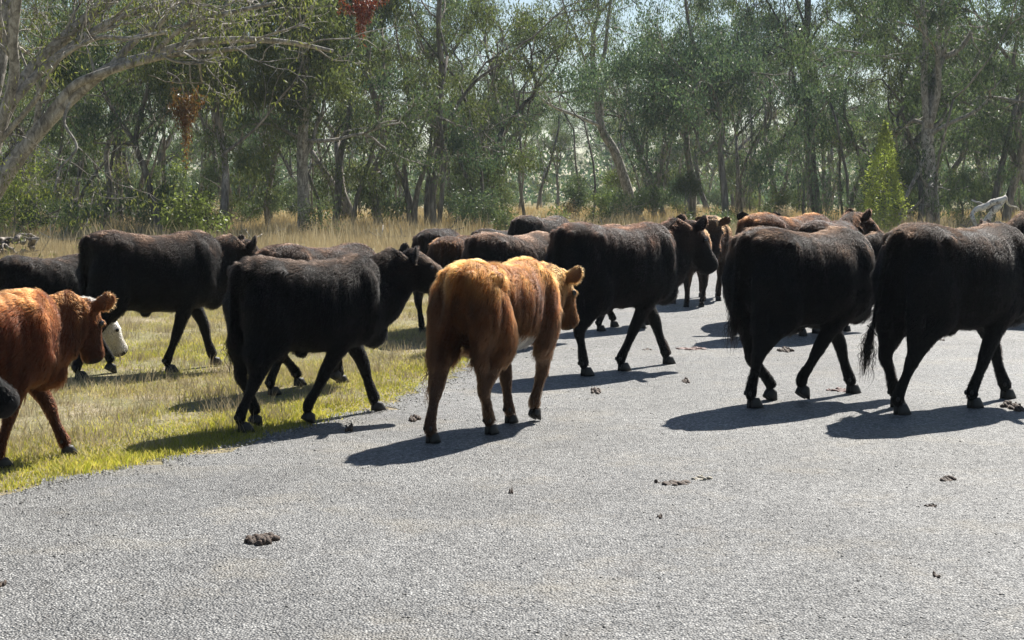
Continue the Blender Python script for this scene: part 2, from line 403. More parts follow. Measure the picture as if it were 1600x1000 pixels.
path_tree('eucalyptus_tree', 'straight grey eucalypt forking into two limbs, in the gap left of the herd', [
    ([(473, 372), (474, 320), (472, 250), (474, 190)], .24, .19), ([(474, 195), (462, 150), (470, 90), (452, 20), (455, -50)], .16, .08),
    ([(474, 195), (490, 140), (505, 90), (520, 20), (530, -50)], .16, .08)], (473, 366), 201, M_LEAF, M_PALE, nb=4)
path_tree('eucalyptus_tree', 'dark thin eucalypt leaning slightly right, just right of the forked grey one', [
    ([(522, 362), (528, 310), (530, 250), (545, 190), (548, 130), (560, 60), (556, -20)], .17, .07)], (522, 360), 202, M_LEAF2, nb=6)
path_tree('eucalyptus_tree', 'crooked eucalypt with its trunk bending left below the red mistletoe', [
    ([(592, 356), (586, 320), (582, 275), (600, 230), (590, 170), (575, 110), (580, 40), (590, -30)], .21, .08)], (592, 358), 203, M_LEAF, nb=6)
path_tree('eucalyptus_tree', 'multi-stemmed eucalypt with thin stems spreading in a V', [
    ([(645, 358), (640, 310), (618, 260), (600, 215), (590, 160)], .13, .05), ([(648, 358), (650, 310), (665, 260), (700, 190), (740, 130), (790, 95)], .13, .05),
    ([(640, 358), (636, 300), (632, 250), (640, 180), (632, 110)], .11, .05)], (645, 358), 204, M_LEAF2, nb=4, keep=.7)
path_tree('eucalyptus_tree', 'upright dark eucalypt with a dense crown reaching the sky gap', [
    ([(676, 358), (675, 300), (688, 240), (686, 180), (690, 110), (685, 40), (690, -40)], .2, .09)], (676, 358), 205, M_LEAF, nb=5, keep=.7, rad=.5)
path_tree('eucalyptus_tree', 'thin dark eucalypt standing just left of the low sky gap', [
    ([(755, 352), (752, 300), (758, 250), (750, 190), (762, 150)], .13, .05)], (755, 352), 206, M_LEAF2, nb=6, keep=.7)
path_tree('eucalyptus_tree', 'large eucalypt leaning left with a dead branch reaching into the open sky', [
    ([(995, 338), (982, 300), (962, 240), (940, 200), (932, 140), (926, 95)], .30, .16), ([(930, 130), (912, 90), (900, 55), (884, 20), (876, -20)], .10, .03),
    ([(930, 130), (945, 80), (950, 30), (960, -30)], .13, .06)], (995, 346), 207, M_LEAF, M_PALE, nb=4, keep=.45, per=13)
path_tree('dead_branch', 'bare crooked dead branches against the sky gap', [
    ([(925, 190), (890, 175), (850, 155), (835, 130), (820, 100)], .09, .03), ([(850, 155), (820, 130), (806, 90)], .05, .02), ([(900, 55), (880, 40), (868, 0)], .05, .02),
    ([(835, 130), (800, 100), (790, 60)], .04, .015)], (995, 346), 208, bare=1, cat='branch') if False else None
path_tree('eucalyptus_tree', 'dark slim eucalypt behind the two facing cattle, its crown leaning left', [
    ([(1135, 356), (1132, 300), (1126, 240), (1128, 190), (1112, 140), (1090, 90), (1075, 30)], .17, .07), ([(1128, 200), (1100, 240), (1080, 190), (1050, 160)], .07, .03)], (1135, 356), 209, M_LEAF, nb=9, rad=.75, blen=3)
path_tree('eucalyptus_tree', 'tall thick-trunked eucalypt rising behind the right-hand herd', [
    ([(1278, 338), (1268, 260), (1264, 180), (1258, 100), (1262, 30), (1262, -60)], .27, .14), ([(1264, 190), (1244, 150), (1236, 90), (1215, 30)], .12, .05)], (1278, 350), 210, M_LEAF, nb=6)
path_tree('eucalyptus_tree', 'tall twin-stemmed eucalypt with a straight grey trunk, near the right edge', [
    ([(1458, 362), (1456, 300), (1450, 230), (1450, 190)], .29, .23), ([(1450, 200), (1444, 130), (1446, 60), (1436, -40)], .16, .10),
    ([(1452, 200), (1466, 140), (1466, 60), (1480, -40)], .14, .09)], (1458, 362), 211, M_LEAF2, M_PALE, nb=4)
path_tree('eucalyptus_tree', 'thin bare-stemmed eucalypt leaning beside the bright cone-shaped shrub', [
    ([(1353, 335), (1350, 280), (1335, 220), (1318, 170), (1328, 120)], .10, .05)], (1353, 350), 212, M_LEAF, nb=5)
path_tree('eucalyptus_tree', 'gnarled dark eucalypt with crossing branches at the right edge', [
    ([(1572, 345), (1580, 300), (1596, 250), (1590, 190), (1600, 140), (1575, 90)], .22, .1), ([(1590, 220), (1555, 200), (1520, 205), (1480, 210)], .08, .03),
    ([(1596, 180), (1550, 160), (1530, 140), (1500, 90)], .08, .03)], (1572, 352), 213, M_LEAF, nb=6)
path_tree('eucalyptus_tree', 'eucalypt with one long limb slanting across the upper right corner', [
    ([(1630, 350), (1560, 200), (1480, 140), (1400, 60), (1330, 10)], .16, .06), ([(1500, 160), (1540, 60), (1590, -20)], .1, .05)], (1630, 352), 214, M_LEAF2, nb=6)
path_tree('eucalyptus_tree', 'straight pale-barked eucalypt standing behind the leaning tree at the left', [
    ([(52, 358), (51, 300), (50, 240), (60, 170), (62, 100)], .17, .10)], (52, 366), 215, M_LEAF, M_PALE, nb=5)
path_tree('eucalyptus_tree', 'slender eucalypt with a curving trunk, above the leftmost standing black cow', [
    ([(160, 360), (172, 300), (166, 240), (185, 180), (200, 120)], .14, .06), ([(166, 250), (130, 300), (118, 355)], .05, .1)], (160, 364), 216, M_LEAF, nb=6)
path_tree('eucalyptus_tree', 'leaning eucalypt with pale dead forks left of the orange mistletoe', [
    ([(345, 372), (352, 300), (350, 240), (338, 180), (345, 110)], .17, .07), ([(350, 240), (400, 200), (440, 150)], .06, .03)], (345, 370), 217, M_LEAF2, nb=6)
path_tree('eucalyptus_tree', 'dark leaning eucalypt with a kinked trunk behind the black cow at the left', [
    ([(250, 365), (240, 320), (228, 270), (212, 220), (228, 150), (250, 60)], .15, .06)], (250, 368), 218, M_LEAF, nb=7)
# bleached dead forks in the tree left of centre
def snag(label, stems, base, depth=0.0):
    b = far_ground(*base); g = Lofts()
    for (pl, r0, r1) in stems:
        P = [np.array(at_dist(x_, y_, b.y - depth + .15 * i) - b) for i, (x_, y_) in enumerate(pl)]
        g.tube(P, [r0 + (r1 - r0) * i / (len(P) - 1) for i in range(len(P))], side=(.2, 1, .1), k=7, sub=4)
    e = link('dead_branch', g.mesh('dead_branch'), None, M_DEAD); e.location = b; tag(e, label, 'dead branch'); return e
snag('bleached bare branch forking off the straight grey tree on both sides', [([(472, 172), (500, 145), (522, 135), (555, 127)], .05, .015), ([(470, 170), (445, 150), (432, 142), (386, 100)], .05, .012), ([(445, 150), (452, 120), (440, 60)], .04, .01)], (473, 366), .4)
snag('pale crooked dead limb reaching left towards the open sky gap', [([(935, 195), (898, 180), (862, 165), (838, 145), (820, 110), (806, 90)], .10, .03), ([(862, 165), (842, 120), (846, 80)], .04, .012), ([(906, 70), (890, 50), (880, 10)], .04, .012), ([(935, 140), (905, 110), (880, 92), (876, 80)], .05, .015)], (995, 346), .3)

# the big leaning tree at the left, nearer than the wood
b = at_dist(-260, 330, 31.0); b.z = -.05; t = Tree(300); D0 = 31.0
def px_path(pl, d0, dd=0.0): return [np.array(at_dist(x_, y_, d0 + dd * i) - b) for i, (x_, y_) in enumerate(pl)]
BIG = [([(-95, 425), (-40, 350), (10, 270), (60, 205), (115, 150), (170, 108), (235, 88), (300, 68), (370, 62), (450, 66), (520, 80)], .33, .03, .0),
       ([(60, 205), (110, 140), (150, 118), (220, 96), (280, 84), (350, 78), (400, 72)], .16, .03, -.1),
       ([(-40, 350), (-20, 260), (10, 170), (50, 110), (100, 60), (150, 15), (190, -30)], .26, .08, .2),
       ([(10, 170), (70, 105), (130, 60), (180, 30), (240, 10), (330, -5)], .13, .05, .3),
       ([(-60, 300), (-20, 180), (0, 90), (10, 0), (15, -40)], .22, .12, .3),
       ([(-20, 260), (20, 130), (20, 60), (30, -30)], .15, .08, -.2),
       ([(170, 108), (215, 60), (270, 20), (330, -25)], .11, .05, .2),
       ([(235, 88), (290, 40), (350, 22), (430, 5)], .08, .03, -.2),
       ([(115, 150), (100, 190), (120, 230), (95, 262), (85, 300)], .05, .015, -.3),
       ([(0, 220), (60, 150), (90, 95), (150, 60), (200, 60), (260, 50)], .08, .03, -.3)]
for (pl, r0, r1, dd) in BIG:
    P = px_path(pl, D0, dd); n_ = len(P); r0 *= .76; r1 *= 1.2
    if abs(r0 - .33 * .76) < .001: P = [np.array((0, 0, -.4)) + (P[0] - np.array((0, 0, P[0][2]))) * .5 * 0 + np.array((P[0][0] - .9, P[0][1], 0))] + P; n_ += 1
    ra = [r0 + (r1 - r0) * (i / (n_ - 1)) ** .8 for i in range(n_)]
    t.g.tube(P, ra, side=(.2, 1, .1), k=12, sub=6)
    for _ in range(7):
        f_ = t.r.uniform(.35, 1) * (n_ - 1); i = min(int(f_), n_ - 2); p = P[i] + (P[i + 1] - P[i]) * (f_ - i); d = P[i + 1] - P[i]; d /= np.linalg.norm(d)
        nd = d * .9 + t.nr.normal(size=3) * .5; nd[2] += .15
        t.grow(p, nd, t.r.uniform(.6, 1.3), min(.035, ra[i] * .4), 2, 4, .6, (2, 3), .0, .75)
e = empty('eucalyptus_tree', b); link('trunk', t.g.mesh('trunk'), e, M_PALE)
V, F = t.crown(10, .34, .11, .026, keep=.3); link('crown', np_mesh('crown', V, F), e, M_LEAF2)
tag(e, 'big grey-barked eucalypt arching in from the left edge over the wood', 'tree')

# mistletoe clumps, shrubs
def leaf_blob(name, label, cat, loc, n, fn, L, W, mat, seed, droop=1.0, stem=None):
    rg = np.random.RandomState(seed); P = fn(rg, n); D = rg.normal(size=(len(P), 3)) * .6; D[:, 2] -= droop
    V, F = leaf_quads(P, D, L * rg.uniform(.6, 1.3, len(P)), W * rg.uniform(.6, 1.3, len(P)), rg)
    e = empty(name, loc); link('leaves', np_mesh('leaves', V, F), e, mat)
    if stem is not None: link('stem', stem.mesh('stem'), e, M_BARK)
    return tag(e, label, cat)
def hang(h, r0, ns):
    def fn(rg, n):
        s_ = rg.normal(size=(ns, 2)) * r0 * .5; top = rg.uniform(.0, .35, ns) * h; ln = h * rg.uniform(.25, 1, ns) * np.exp(-np.abs(s_[:, 0]) / r0)
        k = rg.randint(0, ns, n); t_ = rg.uniform(0, 1, n)
        P = np.stack([s_[k, 0] * (1 - .55 * t_), s_[k, 1] * (1 - .55 * t_), -top[k] - t_ * ln[k]], 1); return P + rg.normal(size=P.shape) * .04
    return fn
def stem_line(pts, r0, r1):
    g = Lofts(); g.tube([np.array(p, float) for p in pts], [r0 + (r1 - r0) * i / (len(pts) - 1) for i in range(len(pts))], k=6); return g
p = at_dist(288, 133, 42); leaf_blob('mistletoe_clump', 'orange-brown mistletoe clump hanging in the trees at the left', 'mistletoe', p, 1500, hang(1.75, .5, 34), .13, .035, M_MISTLE, 5, stem=stem_line([(-.5, .2, .35), (-.15, 0, .15), (0, 0, -.3)], .03, .015))
p = at_dist(563, -12, 44); leaf_blob('mistletoe_clump', 'deep red mistletoe clump hanging at the top edge', 'mistletoe', p, 1400, hang(1.25, .55, 34), .13, .035, M_MISTLE2, 6, stem=stem_line([(.5, .2, .4), (.15, 0, .2), (0, 0, -.3)], .03, .015))
def cone(h, r):
    def fn(rg, n):
        z = rg.beta(1.15, 1.5, n) * h; a_ = rg.uniform(0, 6.28, n); lob = 1 + .22 * np.sin(a_ * 3 + z * 2.6) + .15 * np.sin(a_ * 5 - z * 4)
        rad = r * np.clip(1.02 - (z / h) ** 1.7, .05, 1) * np.clip(.55 + z / h * 2, 0, 1) * rg.uniform(.45, 1, n) ** .5 * lob
        return np.stack([rad * np.cos(a_), rad * np.sin(a_), z + .1], 1)
    return fn
p = at_dist(1380, 345, 56); p.z = -.02; leaf_blob('conical_shrub', 'bright yellow-green cone-shaped young tree behind the right-hand herd', 'shrub', p, 5200, cone(4.05, .82), .12, .045, M_SHRUB, 8, .3, stem_line([(0, 0, -.1), (.03, 0, 1), (0, 0, 3)], .07, .02))
def dome(h, r):
    def fn(rg, n):
        c_ = rg.normal(size=(14, 3)) * np.array((r * .45, r * .45, h * .22)) + np.array((0, 0, h * .5)); k = rg.randint(0, 14, n)
        P = c_[k] + rg.normal(size=(n, 3)) * r * .22; P[:, 2] = np.abs(P[:, 2]); return P
    return fn
for (px_, py_, h_, r_, lab, mt) in ((290, 382, 2.3, .85, 'pale green leafy bush low among the trunks, behind the left black cows', M_BUSH), (22, 372, 3.4, 1.5, 'pale green bush under the arching tree at the left edge', M_BUSH),
                                (318, 378, 1.6, .7, 'small grey-green bush right of the pale green bush', M_LEAF2), (895, 350, 1.9, .8, 'small reddish-tipped bush in the low sky gap', M_LEAF2),
                                (955, 352, 1.8, .8, 'low olive bush right of the low sky gap', M_BUSH), (1420, 350, 1.7, 1.1, 'low grey bush between the cone-shaped tree and the twin-stemmed trunk', M_LEAF),
                                (740, 360, 1.6, .9, 'dull green bush under the thin dark trunk at centre left', M_LEAF), (1220, 350, 1.5, .9, 'olive bush left of the tall thick trunk', M_LEAF2)):
    p = far_ground(px_, py_); leaf_blob('bush', lab, 'bush', p, 2600, dome(h_, r_), .13, .05, mt, int(px_), .4, stem_line([(0, 0, -.1), (.05, 0, h_ * .4), (-.05, 0, h_ * .75)], .04, .01))
# fallen bleached log, brush pile
def sticks(name, label, cat, base, stems, mat, dist=None):
    b = far_ground(*base); g = Lofts()
    for (pl, r0, r1) in stems:
        P = [np.array(at_dist(x_, y_, b.y + dy) - b) for (x_, y_, dy) in pl]
        g.tube(P, [r0 + (r1 - r0) * i / (len(P) - 1) for i in range(len(P))], side=(.2, 1, .1), k=8, sub=3)
    Vv = np.array(g.V); Vv += np.stack([wav(Vv, 14, 1), wav(Vv, 15, 2), wav(Vv, 13, 3)], 1) * .03 + np.stack([wav(Vv, 40, 4), wav(Vv, 42, 5), wav(Vv, 44, 6)], 1) * .008; g.V = [tuple(v_) for v_ in Vv]
    e = link(name, g.mesh(name), None, mat); e.location = b; return tag(e, label, cat)
sticks('fallen_branch', 'bleached white fallen branch propped up in the grass at the right', 'fallen branch', (1545, 372), [
    ([(1528, 385, 0), (1538, 350, 0), (1556, 325, .1), (1572, 310, .2)], .12, .09), ([(1572, 310, .2), (1550, 318, .1), (1530, 326, 0), (1516, 334, -.2)], .13, .06),
    ([(1530, 326, 0), (1535, 318, .2), (1518, 313, .3)], .05, .03), ([(1572, 310, .2), (1580, 322, .3), (1592, 326, .4)], .05, .015), ([(1538, 350, 0), (1512, 356, .2), (1500, 350, .3)], .04, .012), ([(1516, 334, -.2), (1524, 352, -.3), (1520, 372, -.3)], .08, .04)], M_DEAD)
rb = random.Random(9); st = []
for _ in range(34):
    x0, y0 = rb.uniform(-30, 60), rb.uniform(372, 400); dx, dy = rb.uniform(-34, 34), rb.uniform(-16, 12)
    st.append(([(x0, y0, rb.uniform(-.5, .5)), (x0 + dx * .5, y0 + dy * .5 - rb.uniform(0, 5), 0), (x0 + dx, y0 + dy, rb.uniform(-.6, .6))], rb.uniform(.03, .09), .015))
sticks('brush_pile', 'heap of dark fallen branches in the grass at the left edge', 'brush pile', (20, 402), st, M_BARK)
for k_, (px_, py_, ln) in enumerate(((1190, 352, 60), (700, 366, 50), (150, 375, 70), (1500, 372, 40))):
    sticks('fallen_branch', ('thin dark branch lying below the trees behind the brown cattle', 'thin fallen branch in the dry grass left of centre', 'fallen branch in dry grass behind the leftmost black cow', 'short dark branch in the grass left of the bleached branch')[k_], 'fallen branch', (px_, py_ + 3),
           [([(px_ - ln / 2, py_, 0), (px_, py_ - 4, .3), (px_ + ln / 2, py_ - 9, .8)], .06, .03), ([(px_, py_ - 4, .3), (px_ + 12, py_ - 18, 0), (px_ + 16, py_ - 28, 0)], .04, .01)], M_BARK)

# ------------------------------------------------------------------ grass
def blades(name, X, Y, H_, W_, lean, mat, label, seed, seg=2, wild=.35):
    rg = np.random.RandomState(seed); n = len(X); Z = gz(X, Y); a_ = rg.uniform(0, 6.28, n); ld = rg.uniform(0, 6.28, n)
    S = np.stack([np.cos(a_), np.sin(a_), np.zeros(n)], 1) * W_[:, None] * .5; Ld = np.stack([np.cos(ld), np.sin(ld), np.zeros(n)], 1) * (lean * H_ * rg.uniform(.2, 1, n))[:, None]
    B = np.stack([X, Y, Z - .005], 1); U = np.array((0, 0, 1.0)) * H_[:, None]
    if seg == 1:
        V = np.stack([B - S, B + S, B + U + Ld], 1).reshape(-1, 3); F = np.arange(n * 3).reshape(n, 3)
    else:
        Mi = B + U * .6 + Ld * .35; T = B + U + Ld
        V = np.stack([B - S, B + S, Mi + S * .7, Mi - S * .7, T], 1).reshape(-1, 3); i0 = (np.arange(n) * 5)[:, None]
        F = np.concatenate([i0 + np.array([[0, 1, 2]]), i0 + np.array([[0, 2, 3]]), i0 + np.array([[3, 2, 4]])], 0)
    return tag(link(name, np_mesh(name, V, F), None, mat), label, 'grass', kind='stuff')
rg = np.random.RandomState(12)
def frustum(n, y0, y1, pw=1.0, margin=1.06):
    Y = y0 + (y1 - y0) * rg.uniform(0, 1, n) ** pw; X = rg.uniform(-1, 1, n) * Y * .36 * margin; return X, Y
def keep_left(X, Y, jit=.10): k = X < xe(Y) + rg.normal(size=len(X)) * jit * .6 - .03; return X[k], Y[k]
# short green turf near the road, thicker at the road's edge
X, Y = frustum(620000, 8, 24, 1.1); X, Y = keep_left(X, Y)
dn = .5 + .5 * wav(np.stack([X, Y, X * 0], 1), 1.7, 3) + .35 * wav(np.stack([X, Y, X * 0], 1), 6, 4) + .5 * np.exp(-(xe(Y) - X) / .5)
k = rg.uniform(0, 1, len(X)) < np.clip(dn, .12, 1); X, Y = X[k][:150000], Y[k][:150000]
Hh = rg.uniform(.015, .042, len(X)) * (1 + .35 * wav(np.stack([X, Y, X * 0], 1), 4, 8)).clip(.5, 2)
gsel = rg.uniform(0, 1, len(X)) < np.clip(.95 * np.exp(-((xe(Y) - X) / .5) ** 2) * (.55 + .6 * wav(np.stack([X, Y, X * 0], 1), 2.6, 41)) + .10 + .40 * wav(np.stack([X, Y, X * 0], 1), 1.1, 21), .04, 1)
blades('verge_straw', X[~gsel], Y[~gsel], Hh[~gsel] * rg.uniform(.6, 1.7, (~gsel).sum()), rg.uniform(.004, .009, (~gsel).sum()), 1.4, M_STRAW2, 'short dry straw-coloured grass on the trampled verge', 11)
X, Y, Hh = X[gsel], Y[gsel], Hh[gsel]
blades('verge_turf', X, Y, Hh, rg.uniform(.004, .009, len(X)), 1.0, M_GRASS, 'short yellow-green turf on the verge beside the road', 1)
# dry tussocks among the cattle
def tussock(n, y0, y1, pw, per, r_, hmin, hmax, wmin, wmax, left=True, pred=None):
    cx, cy_ = frustum(n, y0, y1, pw)
    if left: cx, cy_ = keep_left(cx, cy_, 0.0)
    if pred is not None: k = pred(cx, cy_); cx, cy_ = cx[k], cy_[k]
    s_ = rg.uniform(.5, 1.3, len(cx)); X = np.repeat(cx, per) + rg.normal(size=len(cx) * per) * r_ * np.repeat(s_, per); Y = np.repeat(cy_, per) + rg.normal(size=len(cx) * per) * r_ * np.repeat(s_, per)
    return X, Y, rg.uniform(hmin, hmax, len(X)) * np.repeat(s_, per), rg.uniform(wmin, wmax, len(X))
X, Y, Hh, Ww = tussock(1900, 9, 30, 1, 42, .08, .05, .15, .003, .006, pred=lambda x, y: x < xe(y) - .25)
blades('dry_tussocks', X, Y, Hh, Ww, .9, M_STRAW, 'pale dry tussocks scattered over the verge', 2)
X, Y, Hh, Ww = tussock(4300, 27, 62, 1.1, 28, .24, .14, .36, .008, .016, pred=lambda x, y: (x < xe(y) - .8))
blades('dry_grass', X, Y, Hh, Ww, .6, M_STRAW, 'tall dry grass between the road and the woodland', 3, 1)
X, Y, Hh, Ww = tussock(420, 42, 66, 1.0, 26, .30, .35, .85, .012, .022, pred=lambda x, y: (x < xe(y) - 1.5))
blades('tall_dry_weeds', X, Y, Hh, Ww, .5, M_STRAW, 'tall pale weeds and seed stalks at the foot of the woodland', 13)
X, Y, Hh, Ww = tussock(3600, 56, 120, 1.2, 18, .50, .25, .6, .02, .035)
blades('woodland_grass', X, Y, Hh, Ww, .6, M_STRAW, 'dry grass under the woodland trees', 4, 1)
# right-hand side of the road
cx, cy_ = frustum(2500, 26, 60, 1.0); 
ROADR = [Vector(V_) for V_ in []]
# far woodland mass closing the view
rgf = np.random.RandomState(3); n = 60000; X = rgf.uniform(-120, 120, n); Y = rgf.uniform(165, 285, n)
Z = rgf.beta(1.1, 1.6, n) * (10 + 3 * np.sin(X * .13) + 2 * np.sin(X * .31 + Y)); D = rgf.normal(size=(n, 3)); D[:, 2] -= 1; Z[np.abs(800 + X / Y * FPX - 905) < 9] *= .4
V, F = leaf_quads(np.stack([X, Y, Z], 1), D, rgf.uniform(.5, 1.2, n), rgf.uniform(.22, .5, n), rgf)
tag(link('far_woodland', np_mesh('far_woodland', V, F), None, M_LEAF), 'far woodland closing the view behind the trees', 'woodland', kind='stuff')

def stones(name, X, Y, S, mat, label, seed):
    rg = np.random.RandomState(seed); n = len(X); Z = np.where(X < xe(Y), gz(X, Y), 0.0)
    O = np.array([(1, 0, 0), (0, 1, 0), (-1, 0, 0), (0, -1, 0), (0, 0, .8), (0, 0, -.3)]); Fo = np.array([(0, 1, 4), (1, 2, 4), (2, 3, 4), (3, 0, 4), (1, 0, 5), (2, 1, 5), (3, 2, 5), (0, 3, 5)])
    V = O[None] * rg.uniform(.55, 1.2, (n, 6, 3)) * S[:, None, None]; a_ = rg.uniform(0, 6.28, n); c_, s_ = np.cos(a_)[:, None], np.sin(a_)[:, None]
    V = np.stack([V[..., 0] * c_ - V[..., 1] * s_ + X[:, None], V[..., 0] * s_ + V[..., 1] * c_ + Y[:, None], V[..., 2] + Z[:, None]], 2)
    F = (np.arange(n) * 6)[:, None, None] + Fo[None]
    return tag(link(name, np_mesh(name, V.reshape(-1, 3), F.reshape(-1, 3)), None, mat), label, 'gravel', kind='stuff')
m = mat_new('loose_chip'); q = N(m); geo = q.n('ShaderNodeNewGeometry')
q.principled(q.ramp(geo.outputs['Random Per Island'], [(0, (.06, .055, .05)), (.5, (.20, .19, .17)), (1, (.50, .48, .44))]), .65); M_CHIP = m
Y = rg.uniform(7.5, 22, 5500); X = xe(Y) + rg.normal(size=5500) * .16 + .02
stones('edge_gravel', X, Y, rg.uniform(.003, .011, 5500), M_CHIP, 'loose gravel along the broken road edge', 31)
Y = 5 + 20 * rg.uniform(0, 1, 9000) ** 1.6; X = rg.uniform(-1, 1, 9000) * Y * .36; k = (X > xe(Y)) & (Y > 5); 
stones('loose_chippings', X[k], Y[k], rg.uniform(.002, .006, k.sum()) * rg.choice([1, 1, 1.6], k.sum()), M_CHIP, 'loose stone chippings scattered over the road', 32)
# litter of fallen branches below the trees
rl = random.Random(5)
for k_ in range(26):
    Y = rl.uniform(44, 70); X = rl.uniform(-.34, .2) * Y; an = rl.uniform(0, 6.28); L = rl.uniform(.8, 2.6); g = Lofts(); r0 = rl.uniform(.03, .07)
    d = np.array((math.cos(an), math.sin(an), 0)); P = [d * L * t_ + np.array((rl.uniform(-.1, .1), rl.uniform(-.1, .1), .08 + rl.uniform(0, .45) * t_)) for t_ in (-.5, -.15, .15, .5)]
    g.tube(P, [r0, r0 * .85, r0 * .6, r0 * .3], side=(.2, .1, 1), k=6, sub=2)
    for t_ in (1, 2): g.tube([P[t_], P[t_] + np.array((rl.uniform(-.3, .3), rl.uniform(-.3, .3), rl.uniform(.2, .6)))], [r0 * .5, .008], k=5, sub=2)
    o = link('fallen_branch', g.mesh('fallen_branch'), None, M_DEAD if k_ % 3 == 0 else M_BARK); o.location = (X, Y, float(gz(X, Y)))
    z_, d_ = zone(X, Y); tag(o, 'fallen branch in the dry grass ' + z_, 'fallen branch', 'fallen branches ' + z_)

rs = random.Random(15)
for k_ in range(30):
    Y = rs.uniform(48, 80); X = rs.uniform(-.34, .34) * Y
    if X > xe(Y) - 1: continue
    h_ = rs.uniform(.6, 1.5); o = leaf_blob('bush', 'x', 'bush', Vector((X, Y, float(gz(X, Y)))), 900, dome(h_, h_ * .6), .12, .04, rs.choice((M_LEAF, M_LEAF2, M_STRAW)), 60 + k_, .2, stem_line([(0, 0, -.1), (.05, 0, h_ * .4), (-.05, 0, h_ * .75)], .03, .01))
    z_, d_ = zone(X, Y); tag(o, 'low scruffy bush ' + z_, 'bush', 'low scruffy bushes ' + z_)
# ------------------------------------------------------------------ cattle
m = mat_new('cattle_skin'); q = N(m)
a = q.n('ShaderNodeAttribute', attribute_name='coat'); tc = q.n('ShaderNodeTexCoord')
nz = q.noise(tc.outputs['Object'], 60, 3)
c = q.mix(1.0, a.outputs['Color'], q.ramp(nz, [(.3, .6), (.7, 1.15)]), 'MULTIPLY')
q.principled(c, .85, q.bump(nz, .5, .006), .2)
M_SKIN = m
m = mat_new('cattle_hair'); q = N(m)
a = q.n('ShaderNodeAttribute', attribute_name='coat')
h = q.n('ShaderNodeBsdfHairPrincipled'); h.parametrization = 'COLOR'
q.l(a.outputs['Color'], h.inputs['Color']); h.inputs['Roughness'].default_value = .42
h.inputs['Radial Roughness'].default_value = .6; h.inputs['Random Roughness'].default_value = .4; h.inputs['IOR'].default_value = 1.18
o_ = q.n('ShaderNodeOutputMaterial'); q.l(h.outputs[0], o_.inputs[0])
M_HAIR = m
m = mat_new('hoof_horn'); q = N(m); tc = q.n('ShaderNodeTexCoord')
nz = q.noise(tc.outputs['Object'], 45, 4)
q.principled(q.ramp(nz, [(.3, (.005, .0045, .004)), (.7, (.018, .015, .012))]), .6, q.bump(nz, .4, .003))
M_HOOF = m
m = mat_new('cattle_eye'); q = N(m); q.principled((.008, .005, .004), .08); M_EYE = m
m = mat_new('nose_skin'); q = N(m); tc = q.n('ShaderNodeTexCoord')
q.principled((.02, .017, .016), .4, q.bump(q.noise(tc.outputs['Object'], 90, 2), .5, .003)); M_NOSE = m

def ik(A, T, l1, l2, bend):
    """middle joint between A and T in the plane of A-T and x; bend = +1 forwards, -1 backwards"""
    A = np.array(A, float); T = np.array(T, float); d = T - A; L = np.linalg.norm(d); k = max(1.0, L / ((l1 + l2) * .999))
    l1 *= k; l2 *= k; t = d / L
    x = (l1 * l1 - l2 * l2 + L * L) / (2 * L); h_ = math.sqrt(max(l1 * l1 - x * x, 0))
    f = np.array((1, 0, 0)) - t * t[0]; f /= np.linalg.norm(f)
    return A + t * x + f * h_ * bend

